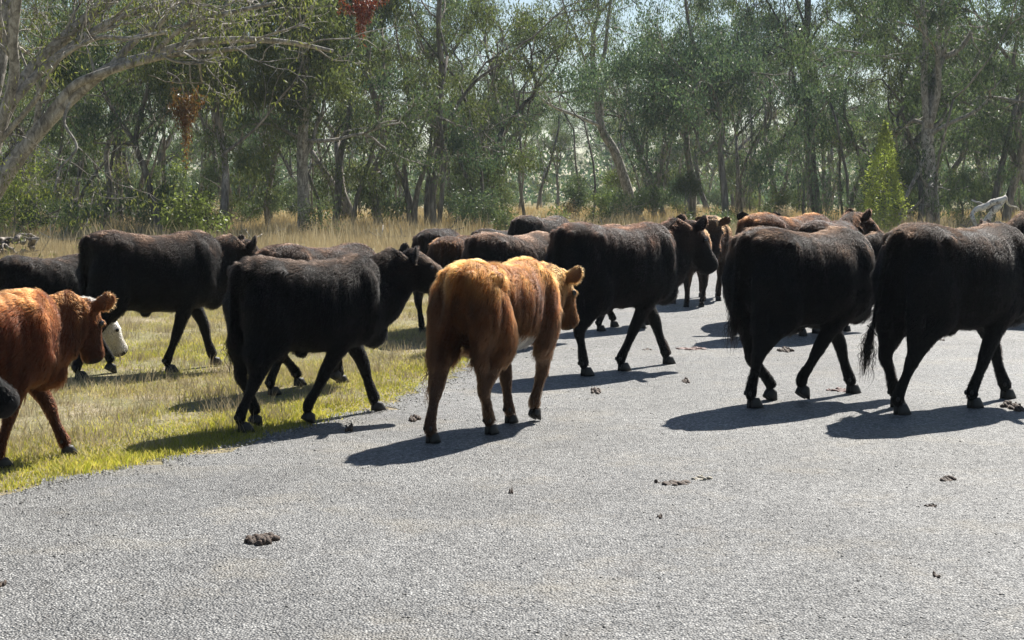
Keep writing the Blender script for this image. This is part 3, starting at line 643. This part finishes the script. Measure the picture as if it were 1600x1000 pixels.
def cow_body(H, feet, poll=(.75, 0, .99), head_yaw=0, head_pitch=-42, head_roll=0, tail=None, voxel=.0125, bulk=1.0, ears=(0, 0), xs=.86, deep=1.0, hsz=1.0):
    """feet: RR, LR, RF, LF as (x, y, lift) in units of the height H. Returns (mesh, hoof frames, head frame, tail end)"""
    g = Lofts()
    # torso stations: x, top, bottom, half width, height of widest point
    S = [(-.605, .90, .80, .05, .86), (-.59, .945, .70, .125, .84), (-.55, .975, .58, .185, .82), (-.48, .995, .50, .222, .80),
         (-.40, 1.0, .47, .242, .78), (-.30, .985, .455, .252, .74), (-.18, .968, .44, .278, .70), (-.04, .958, .428, .298, .68),
         (.10, .960, .425, .288, .68), (.20, .975, .43, .258, .68), (.29, .99, .44, .232, .68), (.37, .985, .452, .212, .68),
         (.45, .955, .475, .178, .68), (.51, .91, .52, .135, .69), (.545, .85, .60, .08, .71)]
    K = 28; rings = []
    for (x, zt, zb, hw, zc) in S:
        zb = zt - (zt - zb) * deep; zc = zt - (zt - zc) * deep
        ring = []
        for j in range(K):
            an = 2 * math.pi * j / K; c_, s_ = math.cos(an), math.sin(an)
            up = s_ > 0
            ex = .82 if up else .88
            yy = hw * bulk * .87 * math.copysign(abs(c_) ** ex, c_)
            hh = (zt - zc) if up else (zc - zb)
            zz = zc + hh * math.copysign(abs(s_) ** (.86 if up else .80), s_)
            ring.append((x, yy, zz))
        rings.append(ring)
    g.rings(rings)
    for sg in (1, -1):
        g.ball((-.39, sg * .160, .905), (.065, .045, .035))              # hip bones
        g.ball((-.575, sg * .085, .915), (.04, .035, .04))              # pin bones
        g.ball((.30, sg * .135, .70), (.125, .085, .23))                 # shoulders
        g.ball((-.455, sg * .12, .70), (.165, .10, .235))              # thighs
    g.ball((.33, 0, .935), (.15, .055, .045))
    g.ball((.47, 0, .53 + (1 - deep) * .4), (.095, .09, .105))                            # brisket
    g.ball((-.12, 0, .435 + (1 - deep) * .5), (.055, .030, .05))
    g.ball((-.36, 0, .50 + (1 - deep) * .45), (.09, .08, .075))
    # legs
    hoofs = []
    for i, (fx, fy, lift) in enumerate(feet):
        sg = -1 if i in (0, 2) else 1
        if i < 2:
            nx = -.47; dx = fx - nx
            hip = np.array((-.44 + .05 * dx, sg * .12, .78)); st = np.array((-.355 + .30 * dx, sg * .145, .52 + .02 * abs(dx)))
            fet = np.array((fx - .035 - .15 * lift, fy, .095 + lift))
            hk = ik(st, fet, .285, .225, -1)
            mid1 = st * .45 + hk * .55 + np.array((-.01, 0, .0))
            butt = np.array((-.545, sg * .12, .74))
            g.tube([hip, st * .62 + hip * .38, st, mid1, hk, hk * .55 + fet * .45, fet, fet * .4 + np.array((fx, fy, .045 + lift)) * .6],
                   [.165, .150, .102, .061, .047, .030, .037, .037], [.09, .098, .080, .050, .040, .027, .033, .036], k=14)
            g.tube([butt, butt * .45 + hk * .55 + np.array((-.01, 0, .03)), hk + np.array((-.015, 0, .02))], [.085, .06, .03], [.085, .055, .025])
        else:
            nx = .26; dx = fx - nx
            sh = np.array((.33, sg * .14, .70)); el = np.array((.25 + .30 * dx, sg * .15, .54 + .05 * abs(dx)))
            fet = np.array((fx - .03 - .35 * lift, fy, .09 + lift))
            kn = ik(el, fet, .255, .20, 1)
            g.tube([sh, el, el * .5 + kn * .5, kn + np.array((.004, 0, .02)), kn * .5 + fet * .5, fet, fet * .4 + np.array((fx, fy, .045 + lift)) * .6],
                   [.15, .102, .057, .044, .030, .037, .037], [.075, .070, .047, .041, .028, .033, .036], k=14)
        hoofs.append((fx, fy, lift, sg, 1 if i < 2 else 0))
    # neck
    P = np.array(poll, float)
    yw, pt = R(head_yaw), R(head_pitch)
    f = np.array((math.cos(pt) * math.cos(yw), math.cos(pt) * math.sin(yw), math.sin(pt)))
    side = np.array((-math.sin(yw), math.cos(yw), 0.0)); up = np.cross(f, side)
    if head_roll:
        cr, sr = math.cos(R(head_roll)), math.sin(R(head_roll)); side, up = side * cr + up * sr, up * cr - side * sr
    nb = np.array((.27, 0, .74)); n1 = np.array((.45, P[1] * .12, .745 + (P[2] - 1) * .2)); Pn = P - f * .02 - up * .03
    nm = n1 * .45 + Pn * .55 + np.array((0, 0, -.01))
    nside = np.array((0, 1, 0)) * .6 + side * .4
    g.tube([nb, n1, nm, Pn], [.220, .220, .175, .128], [.155, .145, .115, .096], side=nside, k=16, sub=5)
    # head
    HS = [(-.055, .03, -.07, .055), (-.03, .06, -.105, .08), (.02, .07, -.145, .095), (.07, .068, -.160, .102), (.12, .064, -.158, .104), (.17, .055, -.145, .092),
          (.22, .047, -.128, .076), (.27, .045, -.116, .068), (.31, .046, -.112, .071), (.345, .040, -.106, .071), (.37, .02, -.09, .06), (.382, -.01, -.06, .035)]
    HS = [tuple(a_ * hsz for a_ in h_) for h_ in HS]
    rr = []
    for (s_, tp, bt, hw) in HS:
        ring = []
        for j in range(18):
            an = 2 * math.pi * j / 18; c_, s2 = math.cos(an), math.sin(an); mid = (tp + bt) / 2 + .012; hh = (tp - mid) if s2 > 0 else (mid - bt)
            nar = 1.0 if s2 > 0 else (.72 if s_ < .3 else .9) + .28 * (1 + s2) * (1 if s_ < .3 else .3)
            ring.append(P + f * s_ + side * hw * math.copysign(abs(c_) ** .85, c_) * min(nar, 1.0) + up * (mid + hh * math.copysign(abs(s2) ** .85, s2)))
        rr.append(ring)
    g.rings(rr)
    for sg in (1, -1):
        g.ball(P + f * .115 + side * sg * .088 * hsz + up * .03, (.022, .018, .018))          # brow
        ed = side * sg * (.93) - f * .25 + up * (.12 + ears[0 if sg > 0 else 1]); ed /= np.linalg.norm(ed)
        b0 = P + f * .005 + side * sg * .06 + up * .02
        en = np.cross(ed, np.array((0, 0, 1.0)) + up * .3); en /= np.linalg.norm(en)
        L = .165
        g.tube([b0, b0 + ed * L * .3, b0 + ed * L * .6 + up * .004, b0 + ed * L * .85, b0 + ed * L],
               [.028, .054, .066, .050, .018], [.020, .014, .013, .012, .009], side=en, k=10)
    # tail
    T = tail or [(-.575, 0, .95), (-.62, .01, .90), (-.630, .03, .74), (-.615, .06, .56), (-.60, .08, .48)]
    g.tube(T, [.035, .030, .021, .016, .013], k=8)
    wx = lambda x: x * xs if x < .45 else x - .45 * (1 - xs)
    g.V = [(wx(a_), b_, c_) for (a_, b_, c_) in g.V]; P = np.array((wx(P[0]), P[1], P[2])); T = [(wx(a_), b_, c_) for (a_, b_, c_) in T]
    hoofs = [(wx(h_[0]),) + h_[1:] for h_ in hoofs]
    me = g.mesh('b'); me.transform(Matrix.Scale(H, 4))
    ob = bpy.data.objects.new('b', me); COL.objects.link(ob)
    md = ob.modifiers.new('r', 'REMESH'); md.mode = 'VOXEL'; md.voxel_size = voxel * H; md.use_smooth_shade = True
    ms = ob.modifiers.new('s', 'SMOOTH'); ms.factor = .5; ms.iterations = max(2, int(.06 / voxel))
    dg = bpy.context.evaluated_depsgraph_get()
    body = bpy.data.meshes.new_from_object(ob.evaluated_get(dg))
    bpy.data.objects.remove(ob); bpy.data.meshes.remove(me)
    return body, hoofs, (P, f, side, up), T[-1], np.array(T[-1]) - np.array(T[-2])

def mesh_arrays(me):
    n = len(me.vertices); V = np.empty(n * 3, np.float32); me.vertices.foreach_get('co', V); V = V.reshape(-1, 3)
    Nn = np.empty(n * 3, np.float32); me.vertex_normals.foreach_get('vector', Nn); Nn = Nn.reshape(-1, 3)
    return V, Nn

def hair(name, roots, pts, radius, color, parent):
    """roots unused; pts (n,k,3)"""
    n, k, _ = pts.shape
    hc = bpy.data.hair_curves.new(name); hc.add_curves([k] * n)
    hc.attributes['position'].data.foreach_set('vector', pts.astype(np.float32).ravel())
    ra = hc.attributes.new('radius', 'FLOAT', 'POINT') if 'radius' not in hc.attributes else hc.attributes['radius']
    rr = np.repeat(radius.astype(np.float32)[:, None], k, 1) * np.linspace(1, .25, k)[None, :]
    ra.data.foreach_set('value', rr.astype(np.float32).ravel())
    ca = hc.attributes.new('coat', 'FLOAT_COLOR', 'CURVE')
    ca.data.foreach_set('color', np.concatenate([color, np.ones((n, 1))], 1).astype(np.float32).ravel())
    o = bpy.data.objects.new(name, hc); COL.objects.link(o); o.parent = parent; hc.materials.append(M_HAIR)
    return o

def make_cow(name, label, cat, px_root, heading, H, feet, color, hairs=45000, seed=1, hair_len=1.0, hair_rad=.0011, shift=(0, 0), group=None, root=None, **kw):
    """feet: four (px, py, lift) photo positions of hooves RR, LR, RF, LF, or None for a standard walk"""
    th = R(heading); u = Vector((math.cos(th), math.sin(th), 0)); v = Vector((-u.y, u.x, 0))
    if root is None:
        if px_root is not None: root = at(*px_root)
        else:
            ps = [at(x, y, l * H) for (x, y, l) in feet]; mid = sum(ps, Vector()) / 4; mid.z = 0
            root = mid + u * .105 * H
        root = root + u * shift[0] + v * shift[1]; root.z = 0
    nom = [(-.47, -.10, 0), (-.47, .10, 0), (.26, -.09, 0), (.26, .09, 0)]
    F = []
    for i, ft in enumerate(feet or [(0, 0, 0)] * 4):
        nx, ny, _ = nom[i]
        if feet and len(ft) == 3 and abs(ft[0]) > 3:
            p = (at(ft[0], ft[1], ft[2] * H) - root) / H; lx, ly, lf = p.dot(u) / kw.get('xs', .86), p.dot(v), ft[2]
        else: lx, ly, lf = nx + ft[0], ny + (ft[1] if len(ft) > 1 else 0), ft[2]
        F.append((min(max(lx, nx - .33), nx + .33), min(max(ly, ny - .045), ny + .045), lf))
    body, hoofs, hf, tend, tdir = cow_body(H, F, **kw)
    V, Nn = mesh_arrays(body); X = V / H
    # material zones
    P, f, side, up = hf; rel = X - P; hs = rel @ f; hu = rel @ up; hl = rel @ side
    isnose = (hs > .335 * kw.get('hsz', 1)) & (np.abs(hl) < .08) & (np.abs(hu) < .12)
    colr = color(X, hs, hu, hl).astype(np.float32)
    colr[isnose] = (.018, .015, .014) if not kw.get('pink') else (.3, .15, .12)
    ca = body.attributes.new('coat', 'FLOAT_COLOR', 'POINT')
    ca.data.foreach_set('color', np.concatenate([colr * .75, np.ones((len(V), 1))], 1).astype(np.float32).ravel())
    e = empty(name, root, th); tag(e, label, cat, group)
    link('body', body, e, M_SKIN)
    # coat of hair
    rg = np.random.RandomState(seed)
    nf = len(body.polygons); ar = np.empty(nf, np.float32); body.polygons.foreach_get('area', ar)
    inhead = (np.abs(hs - .17) < .30) & (np.abs(hl) < .25) & (np.abs(hu) < .2)
    if hairs:
        lt = np.empty(nf, np.int32); body.polygons.foreach_get('loop_total', lt); ls = np.empty(nf, np.int32); body.polygons.foreach_get('loop_start', ls)
        lv = np.empty(len(body.loops), np.int32); body.loops.foreach_get('vertex_index', lv)
        fi = rg.choice(nf, hairs, p=ar / ar.sum())
        w_ = rg.dirichlet((1, 1, 1, 1), hairs); idx = np.stack([lv[ls[fi] + np.minimum(j, lt[fi] - 1)] for j in range(4)], 1)
        p = (V[idx] * w_[..., None]).sum(1); nn = (Nn[idx] * w_[..., None]).sum(1); nn /= np.linalg.norm(nn, axis=1)[:, None] + 1e-9
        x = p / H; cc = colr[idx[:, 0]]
        fl = np.zeros_like(p); fl[:, 0] = -1; fl[:, 2] = -.55 - .5 * np.clip(np.abs(x[:, 1]) * 5, 0, 1)
        leg = x[:, 2] < .42; fl[leg] = (-.15, 0, -1)
        hd = inhead[idx[:, 0]]; fl[hd] = -f * .3 + f * .9 + up * -.2
        wv = np.stack([wav(x, 22, seed), wav(x, 26, seed + 1), wav(x, 24, seed + 2)], 1)
        fl += wv * .38 + rg.normal(size=p.shape) * .16
        fl -= nn * (fl * nn).sum(1)[:, None]; fl /= np.linalg.norm(fl, axis=1)[:, None] + 1e-9
        ln = np.where(leg, .017, .034) * np.where(x[:, 2] > .85, 1.15, 1) * np.where((x[:, 2] < .52) & ~leg, 1.3, 1)
        ln = np.where(hd, .019, ln); ln = np.where(isnose[idx[:, 0]], .001, ln)
        ln = ln * hair_len * rg.uniform(.6, 1.3, hairs) * (1 + .22 * wav(x, 30, seed + 5))
        stk = wav(x * np.array((1, .6, .22)), 75, seed + 21)
        lift = .30 + .14 * wav(x, 17, seed + 7) + .16 * stk + rg.uniform(-.1, .15, hairs)
        d1 = fl + nn * np.clip(lift, .08, .8)[:, None]; d2 = fl + nn * np.clip(lift * .3, 0, .4)[:, None] + np.array((0, 0, -.15))
        pts = np.stack([p - nn * .003, p + d1 * (ln * .5)[:, None], p + (d1 * .5 + d2 * .5) * ln[:, None]], 1)
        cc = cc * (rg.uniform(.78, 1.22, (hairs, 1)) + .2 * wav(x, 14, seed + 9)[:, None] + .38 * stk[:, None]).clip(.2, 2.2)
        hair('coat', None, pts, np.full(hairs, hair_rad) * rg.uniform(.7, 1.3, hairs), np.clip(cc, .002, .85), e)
        # tail tuft
        nt_ = 150; b0 = np.array(tend) * H; dr = tdir / np.linalg.norm(tdir) * .6 + np.array((0, 0, -.5)); t_ = np.linspace(0, 1, 6)[None, :, None]
        off = rg.normal(size=(nt_, 1, 3)) * np.array((.5, .5, .15)); L = rg.uniform(.07, .20, (nt_, 1, 1)) * H
        st_ = b0 + rg.normal(size=(nt_, 1, 3)) * .012 - dr * rg.uniform(0, .12, (nt_, 1, 1)) * H
        pts = st_ + dr * t_ * L + off * .034 * np.sin(t_ * 2.2) * H + .015 * np.sin(t_ * 9 + off[:, :, :1] * 3) * off
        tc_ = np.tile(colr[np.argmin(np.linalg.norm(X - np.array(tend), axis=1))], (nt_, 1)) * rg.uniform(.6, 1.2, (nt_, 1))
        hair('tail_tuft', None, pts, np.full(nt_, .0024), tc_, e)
    # hooves: two claws each
    for (fx, fy, lift, sg, hind) in hoofs:
        g = Lofts()
        for cs in (-1, 1):
            yc = fy + cs * .0165
            rings = []
            for (z, x0, x1, wd) in ((.056, -.030, .020, .014), (.042, -.036, .030, .018), (.02, -.040, .046, .0195), (.0, -.040, .056, .0205)):
                ring = []
                for j in range(10):
                    an = 2 * math.pi * j / 10; cx = (x0 + x1) / 2; hx = (x1 - x0) / 2
                    xx = cx + hx * math.cos(an); yy = yc + wd * math.sin(an) * (1 - .25 * max(0, math.cos(an)))
                    ring.append((fx + xx + (lift * .25 if lift else 0) * 0, yy, z))
                rings.append(ring)
            g.rings(rings)
            g.ball((fx - .052, fy + cs * .02, .085), (.010, .009, .014), 8, 5)         # dew claws
        me = g.mesh('hoof', True)
        if lift:
            pv = Vector((fx - .02, fy, .06))
            me.transform(Matrix.Translation(pv + Vector((0, 0, lift))) @ Matrix.Rotation(R(70 if lift > .05 else 30), 4, 'Y') @ Matrix.Translation(-pv))
        me.transform(Matrix.Scale(H, 4)); link('hoof', me, e, M_HOOF)
    for sg in (1, -1):
        g = Lofts(); g.ball((P + f * .118 * kw.get('hsz', 1) + side * sg * .101 * kw.get('hsz', 1) + up * .006) * H, (.018 * H,) * 3, 12, 8); link('eye', g.mesh('eye'), e, M_EYE)
    return e

BLK = np.array((.0018, .0015, .0014)); WHT = np.array((.62, .56, .48))
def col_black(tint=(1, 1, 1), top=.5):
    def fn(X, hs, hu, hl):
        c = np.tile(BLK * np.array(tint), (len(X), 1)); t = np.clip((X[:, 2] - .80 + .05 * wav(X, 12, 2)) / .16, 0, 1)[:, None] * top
        return c * (1 - t) + np.array((.013, .0082, .0058)) * t * np.array(tint)  # brownish sunlit sheen along the back is painted into the black coat
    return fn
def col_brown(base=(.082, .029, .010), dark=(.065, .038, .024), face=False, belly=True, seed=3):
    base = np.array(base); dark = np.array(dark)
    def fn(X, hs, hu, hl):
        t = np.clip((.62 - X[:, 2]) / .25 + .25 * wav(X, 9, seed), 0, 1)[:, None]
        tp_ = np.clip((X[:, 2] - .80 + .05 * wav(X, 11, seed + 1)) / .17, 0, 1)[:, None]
        c = (base * (1 - tp_) + base * np.array((3.3, 3.5, 2.6)) * tp_) * (1 - t) + (base * .35 + dark * .65) * t  # coat colour carries the light: sunlit gold on the back, shaded flanks darker
        if belly:
            m_ = (X[:, 2] < .575 + .02 * wav(X, 16, seed) - .3 * np.clip(X[:, 0], 0, 1)) & (X[:, 2] > .44) & (X[:, 0] < .12 + .03 * wav(X, 20, seed)) & (X[:, 0] > -.21) & (np.abs(X[:, 1]) < .26)
            c[m_] = WHT
        if face:
            m_ = (hs > -.25) & (hs < .5) & (np.abs(hl) < .16) & (np.abs(hu) < .24); c[m_] *= .55
            m_ = (hs > -.06) & (hs < .5) & (hu > .052 + .008 * wav(X, 20, seed)) & (hs < .26) & (np.abs(hl) < .12) & (np.abs(hu) < .2)
            c[m_] = WHT
            m_ = (hs > -.12) & (hs < .03) & (hu > .025 + .012 * wav(X, 30, seed)) & (np.abs(hl) < .07) & (hu < .2); c[m_] = WHT
        return c
    return fn

def col_baldy():
    b = col_black()
    def fn(X, hs, hu, hl):
        c = b(X, hs, hu, hl); m_ = (hs > -.02 + .03 * wav(X, 18, 4)) & (hs < .45) & (np.abs(hl) < .16) & (np.abs(hu) < .22); c[m_] = WHT; return c
    return fn
# ------------------------------------------------------------------ the herd
B_ = col_black
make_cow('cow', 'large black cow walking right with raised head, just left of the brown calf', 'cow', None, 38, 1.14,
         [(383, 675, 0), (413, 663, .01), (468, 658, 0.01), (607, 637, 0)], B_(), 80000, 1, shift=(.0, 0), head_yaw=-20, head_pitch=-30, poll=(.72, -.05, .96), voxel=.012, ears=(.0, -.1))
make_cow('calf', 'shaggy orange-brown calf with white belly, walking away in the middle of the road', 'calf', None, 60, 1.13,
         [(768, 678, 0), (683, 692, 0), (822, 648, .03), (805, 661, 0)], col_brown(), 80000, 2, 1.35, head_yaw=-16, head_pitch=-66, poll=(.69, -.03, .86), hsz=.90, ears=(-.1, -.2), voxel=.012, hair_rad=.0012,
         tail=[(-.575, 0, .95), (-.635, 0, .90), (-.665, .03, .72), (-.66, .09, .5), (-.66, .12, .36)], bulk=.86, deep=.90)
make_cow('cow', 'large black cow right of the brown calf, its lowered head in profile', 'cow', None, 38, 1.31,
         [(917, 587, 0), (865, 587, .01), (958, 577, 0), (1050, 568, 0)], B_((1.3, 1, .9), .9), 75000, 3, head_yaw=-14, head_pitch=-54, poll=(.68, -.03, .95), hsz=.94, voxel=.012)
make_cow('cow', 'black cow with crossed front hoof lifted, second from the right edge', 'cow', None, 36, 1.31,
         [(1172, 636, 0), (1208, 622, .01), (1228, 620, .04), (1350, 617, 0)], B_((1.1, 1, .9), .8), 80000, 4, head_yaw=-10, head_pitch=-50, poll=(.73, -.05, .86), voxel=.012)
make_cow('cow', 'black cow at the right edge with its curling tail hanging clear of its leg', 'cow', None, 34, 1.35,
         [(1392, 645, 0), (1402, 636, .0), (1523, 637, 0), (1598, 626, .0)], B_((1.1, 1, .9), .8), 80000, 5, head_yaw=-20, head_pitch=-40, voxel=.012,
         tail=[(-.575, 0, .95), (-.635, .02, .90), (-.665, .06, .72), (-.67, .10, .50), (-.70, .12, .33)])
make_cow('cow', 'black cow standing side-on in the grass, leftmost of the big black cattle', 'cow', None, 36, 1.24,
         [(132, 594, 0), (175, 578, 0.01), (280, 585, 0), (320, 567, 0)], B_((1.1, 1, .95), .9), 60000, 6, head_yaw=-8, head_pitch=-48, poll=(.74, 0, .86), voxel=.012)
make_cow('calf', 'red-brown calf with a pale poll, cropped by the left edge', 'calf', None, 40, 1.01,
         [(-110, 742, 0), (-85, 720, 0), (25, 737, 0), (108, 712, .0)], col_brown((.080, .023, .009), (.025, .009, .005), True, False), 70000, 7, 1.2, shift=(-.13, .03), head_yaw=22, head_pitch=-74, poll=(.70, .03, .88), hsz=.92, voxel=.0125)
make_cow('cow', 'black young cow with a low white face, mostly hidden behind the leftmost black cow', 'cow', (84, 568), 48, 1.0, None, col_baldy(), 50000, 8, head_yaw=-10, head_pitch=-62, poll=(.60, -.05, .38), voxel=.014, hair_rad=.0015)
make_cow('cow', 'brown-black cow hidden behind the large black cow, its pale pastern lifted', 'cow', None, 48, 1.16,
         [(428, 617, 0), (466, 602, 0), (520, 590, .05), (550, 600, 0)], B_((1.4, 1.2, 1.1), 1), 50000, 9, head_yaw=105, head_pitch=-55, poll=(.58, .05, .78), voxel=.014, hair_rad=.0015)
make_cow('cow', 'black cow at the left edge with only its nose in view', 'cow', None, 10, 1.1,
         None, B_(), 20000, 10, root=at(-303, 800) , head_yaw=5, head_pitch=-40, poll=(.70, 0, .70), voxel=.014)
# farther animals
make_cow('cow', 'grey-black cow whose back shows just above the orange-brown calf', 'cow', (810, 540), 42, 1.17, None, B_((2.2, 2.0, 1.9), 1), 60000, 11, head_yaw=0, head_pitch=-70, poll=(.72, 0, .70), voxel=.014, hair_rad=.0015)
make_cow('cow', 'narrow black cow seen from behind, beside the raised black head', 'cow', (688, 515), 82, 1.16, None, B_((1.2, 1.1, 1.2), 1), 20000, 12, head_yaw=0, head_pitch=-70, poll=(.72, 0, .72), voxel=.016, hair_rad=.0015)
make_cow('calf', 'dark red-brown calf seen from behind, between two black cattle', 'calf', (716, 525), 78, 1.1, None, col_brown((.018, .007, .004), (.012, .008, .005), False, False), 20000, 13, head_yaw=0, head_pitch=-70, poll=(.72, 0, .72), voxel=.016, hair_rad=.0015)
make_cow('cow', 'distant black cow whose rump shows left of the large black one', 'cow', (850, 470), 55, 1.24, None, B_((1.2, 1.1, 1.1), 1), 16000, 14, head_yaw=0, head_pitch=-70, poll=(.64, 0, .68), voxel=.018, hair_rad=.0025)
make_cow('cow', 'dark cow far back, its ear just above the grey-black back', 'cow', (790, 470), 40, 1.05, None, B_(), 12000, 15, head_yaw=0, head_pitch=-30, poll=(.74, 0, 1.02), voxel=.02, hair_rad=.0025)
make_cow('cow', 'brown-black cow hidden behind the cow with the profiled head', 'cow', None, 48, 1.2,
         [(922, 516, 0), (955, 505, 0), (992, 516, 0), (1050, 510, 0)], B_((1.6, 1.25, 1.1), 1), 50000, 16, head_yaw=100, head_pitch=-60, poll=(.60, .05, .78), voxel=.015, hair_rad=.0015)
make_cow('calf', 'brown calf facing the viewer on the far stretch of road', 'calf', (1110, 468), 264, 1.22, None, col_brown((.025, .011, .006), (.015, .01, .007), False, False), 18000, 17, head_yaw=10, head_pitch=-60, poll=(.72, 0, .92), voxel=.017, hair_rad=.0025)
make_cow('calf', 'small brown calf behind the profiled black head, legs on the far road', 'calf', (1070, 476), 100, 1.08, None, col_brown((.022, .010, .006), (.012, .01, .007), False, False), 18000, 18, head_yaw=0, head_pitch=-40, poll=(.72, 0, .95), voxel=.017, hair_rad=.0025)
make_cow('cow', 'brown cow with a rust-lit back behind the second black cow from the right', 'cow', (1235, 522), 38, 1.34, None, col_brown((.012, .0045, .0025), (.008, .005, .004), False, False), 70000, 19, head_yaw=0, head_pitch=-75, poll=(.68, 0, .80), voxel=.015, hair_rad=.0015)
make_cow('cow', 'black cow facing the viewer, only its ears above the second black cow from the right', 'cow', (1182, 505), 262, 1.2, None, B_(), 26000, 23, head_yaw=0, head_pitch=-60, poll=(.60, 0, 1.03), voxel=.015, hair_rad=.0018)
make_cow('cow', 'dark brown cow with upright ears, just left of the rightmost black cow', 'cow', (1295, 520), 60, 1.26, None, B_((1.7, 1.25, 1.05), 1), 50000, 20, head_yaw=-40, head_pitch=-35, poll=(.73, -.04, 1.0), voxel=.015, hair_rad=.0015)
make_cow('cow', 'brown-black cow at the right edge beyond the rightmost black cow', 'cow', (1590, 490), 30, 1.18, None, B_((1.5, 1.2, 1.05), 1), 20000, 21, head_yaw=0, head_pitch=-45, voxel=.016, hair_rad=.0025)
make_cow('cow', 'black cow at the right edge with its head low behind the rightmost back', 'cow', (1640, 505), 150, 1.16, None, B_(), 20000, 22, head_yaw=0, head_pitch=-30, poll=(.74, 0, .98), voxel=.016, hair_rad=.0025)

# ------------------------------------------------------------------ dung, stones on the road
m = mat_new('dung'); q = N(m); tc = q.n('ShaderNodeTexCoord'); n1 = q.noise(tc.outputs['Object'], 35, 4, .7)
q.principled(q.ramp(n1, [(.3, (.022, .013, .008)), (.7, (.10, .062, .040))]), .75, q.bump(n1, .8, .01)); M_DUNG = m
m = mat_new('dung_smear'); q = N(m); tc = q.n('ShaderNodeTexCoord'); n1 = q.noise(tc.outputs['Object'], 30, 4, .7)
q.principled(q.ramp(n1, [(.3, (.06, .022, .016)), (.7, (.15, .06, .045))]), .7, q.bump(n1, .6, .005)); M_SMEAR = m
m = mat_new('pale_dung'); q = N(m); tc = q.n('ShaderNodeTexCoord'); n1 = q.noise(tc.outputs['Object'], 30, 4, .7)
q.principled(q.ramp(n1, [(.3, (.2, .17, .12)), (.7, (.42, .38, .30))]), .7, q.bump(n1, .6, .005)); M_PDUNG = m
def dung(px_, py_, wpx, hpx, thick, label, mat, n=7, seed=0, name='dung_pat', cat='dung'):
    p = at(px_, py_); sc_ = p.length / FPX; W = wpx * sc_ / 2 * .85; Dp = hpx * sc_ / 2 * (p.y / CAMH) * .8; rg = random.Random(seed + int(px_)); g = Lofts()
    g.ball((0, 0, 0), (W * .7, max(Dp * .7, W * .3), thick * .35), 14, 6)
    for i in range(n * 3):
        a_ = rg.uniform(0, 6.28); r_ = rg.uniform(0, 1.0) ** .7; s_ = rg.uniform(.12, .36)
        g.ball((math.cos(a_) * r_ * W, math.sin(a_) * r_ * Dp, thick * rg.uniform(-.05, .15)), (W * s_, max(Dp * s_, W * s_ * .5), thick * rg.uniform(.35, .75)), 8, 4)
    me = g.mesh(name); V_ = np.empty(len(me.vertices) * 3, np.float32); me.vertices.foreach_get('co', V_); V_ = V_.reshape(-1, 3)
    V_ += np.stack([wav(V_, 70, 1), wav(V_, 80, 2), wav(V_, 75, 3)], 1) * min(.006, W * .08); V_[:, 2] = np.maximum(V_[:, 2], -.004); me.vertices.foreach_set('co', V_.ravel().astype(np.float32))
    o = link(name, me, None, mat); o.location = p; tag(o, label, cat); return o
dung(405, 846, 60, 15, .035, 'crumbled dark dung pat on the open road, nearest the camera', M_DUNG, 12)
dung(545, 670, 20, 9, .03, 'small dark dung lump in front of the large black cow', M_DUNG, 4)
dung(646, 655, 22, 10, .03, 'dark dung lump just left of the brown calf hooves', M_DUNG, 4)
dung(798, 769, 10, 8, .025, 'tiny dark dung crumb alone in the middle of the road', M_DUNG, 3)
dung(933, 612, 22, 11, .035, 'dark dung lump below the shadow of the cow with the profiled head', M_DUNG, 5)
dung(1070, 596, 18, 8, .03, 'dark dung lump above the long shadow right of centre', M_DUNG, 4)
dung(1050, 755, 58, 9, .015, 'long flat dark dung smear on the open road right of centre', M_DUNG, 9)
dung(1092, 748, 46, 7, .010, 'pale dried dung flake at the end of the dark smear', M_PDUNG, 6)
dung(1480, 750, 28, 7, .02, 'faint brown dung smear on the right-hand road surface', M_DUNG, 5)
dung(1455, 791, 24, 5, .012, 'thin brown smear under the faint dung on the right', M_DUNG, 4)
dung(1462, 900, 14, 8, .02, 'small dark crumb near the lower right of the road', M_DUNG, 3)
dung(1031, 808, 10, 8, .02, 'small dark crumb below the long flat dung smear', M_DUNG, 3)
dung(1, 915, 14, 10, .03, 'dark crumb cut by the left edge at the bottom of the road', M_DUNG, 3)
dung(1085, 545, 58, 5, .012, 'long reddish trampled smear beyond the profiled black cow', M_SMEAR, 9)
dung(1312, 610, 44, 6, .012, 'reddish trampled smear between the hooves of the crossed-leg cow', M_SMEAR, 8)
dung(1226, 548, 28, 8, .04, 'dark dung lump in the shade behind the crossed-leg cow', M_DUNG, 6)
dung(1469, 531, 12, 4, .02, 'small dark crumb under the belly of the rightmost cow', M_DUNG, 3)
dung(1583, 638, 34, 12, .05, 'dark clotted dung at the front hoof of the rightmost cow', M_DUNG, 8)
dung(1010, 546, 18, 4, .01, 'thin broken dung smear between the profiled cow hooves', M_DUNG, 4)

# ------------------------------------------------------------------ air
m = mat_new('haze_air'); pv = m.node_tree.nodes.new('ShaderNodeVolumePrincipled'); oo = m.node_tree.nodes.new('ShaderNodeOutputMaterial')
pv.inputs['Color'].default_value = (.72, .85, .98, 1); pv.inputs['Density'].default_value = .00028; pv.inputs['Anisotropy'].default_value = .35
m.node_tree.links.new(pv.outputs[0], oo.inputs['Volume'])
V = [(x, y, z) for x in (-610, 610) for y in (-70, 650) for z in (-1.2, 45)]
tag(link('haze', np_mesh('haze', V, [(0, 1, 3, 2), (4, 6, 7, 5), (0, 4, 5, 1), (2, 3, 7, 6), (0, 2, 6, 4), (1, 5, 7, 3)]), None, m), 'thin sunlit haze in the air between the trees', 'haze', kind='stuff')
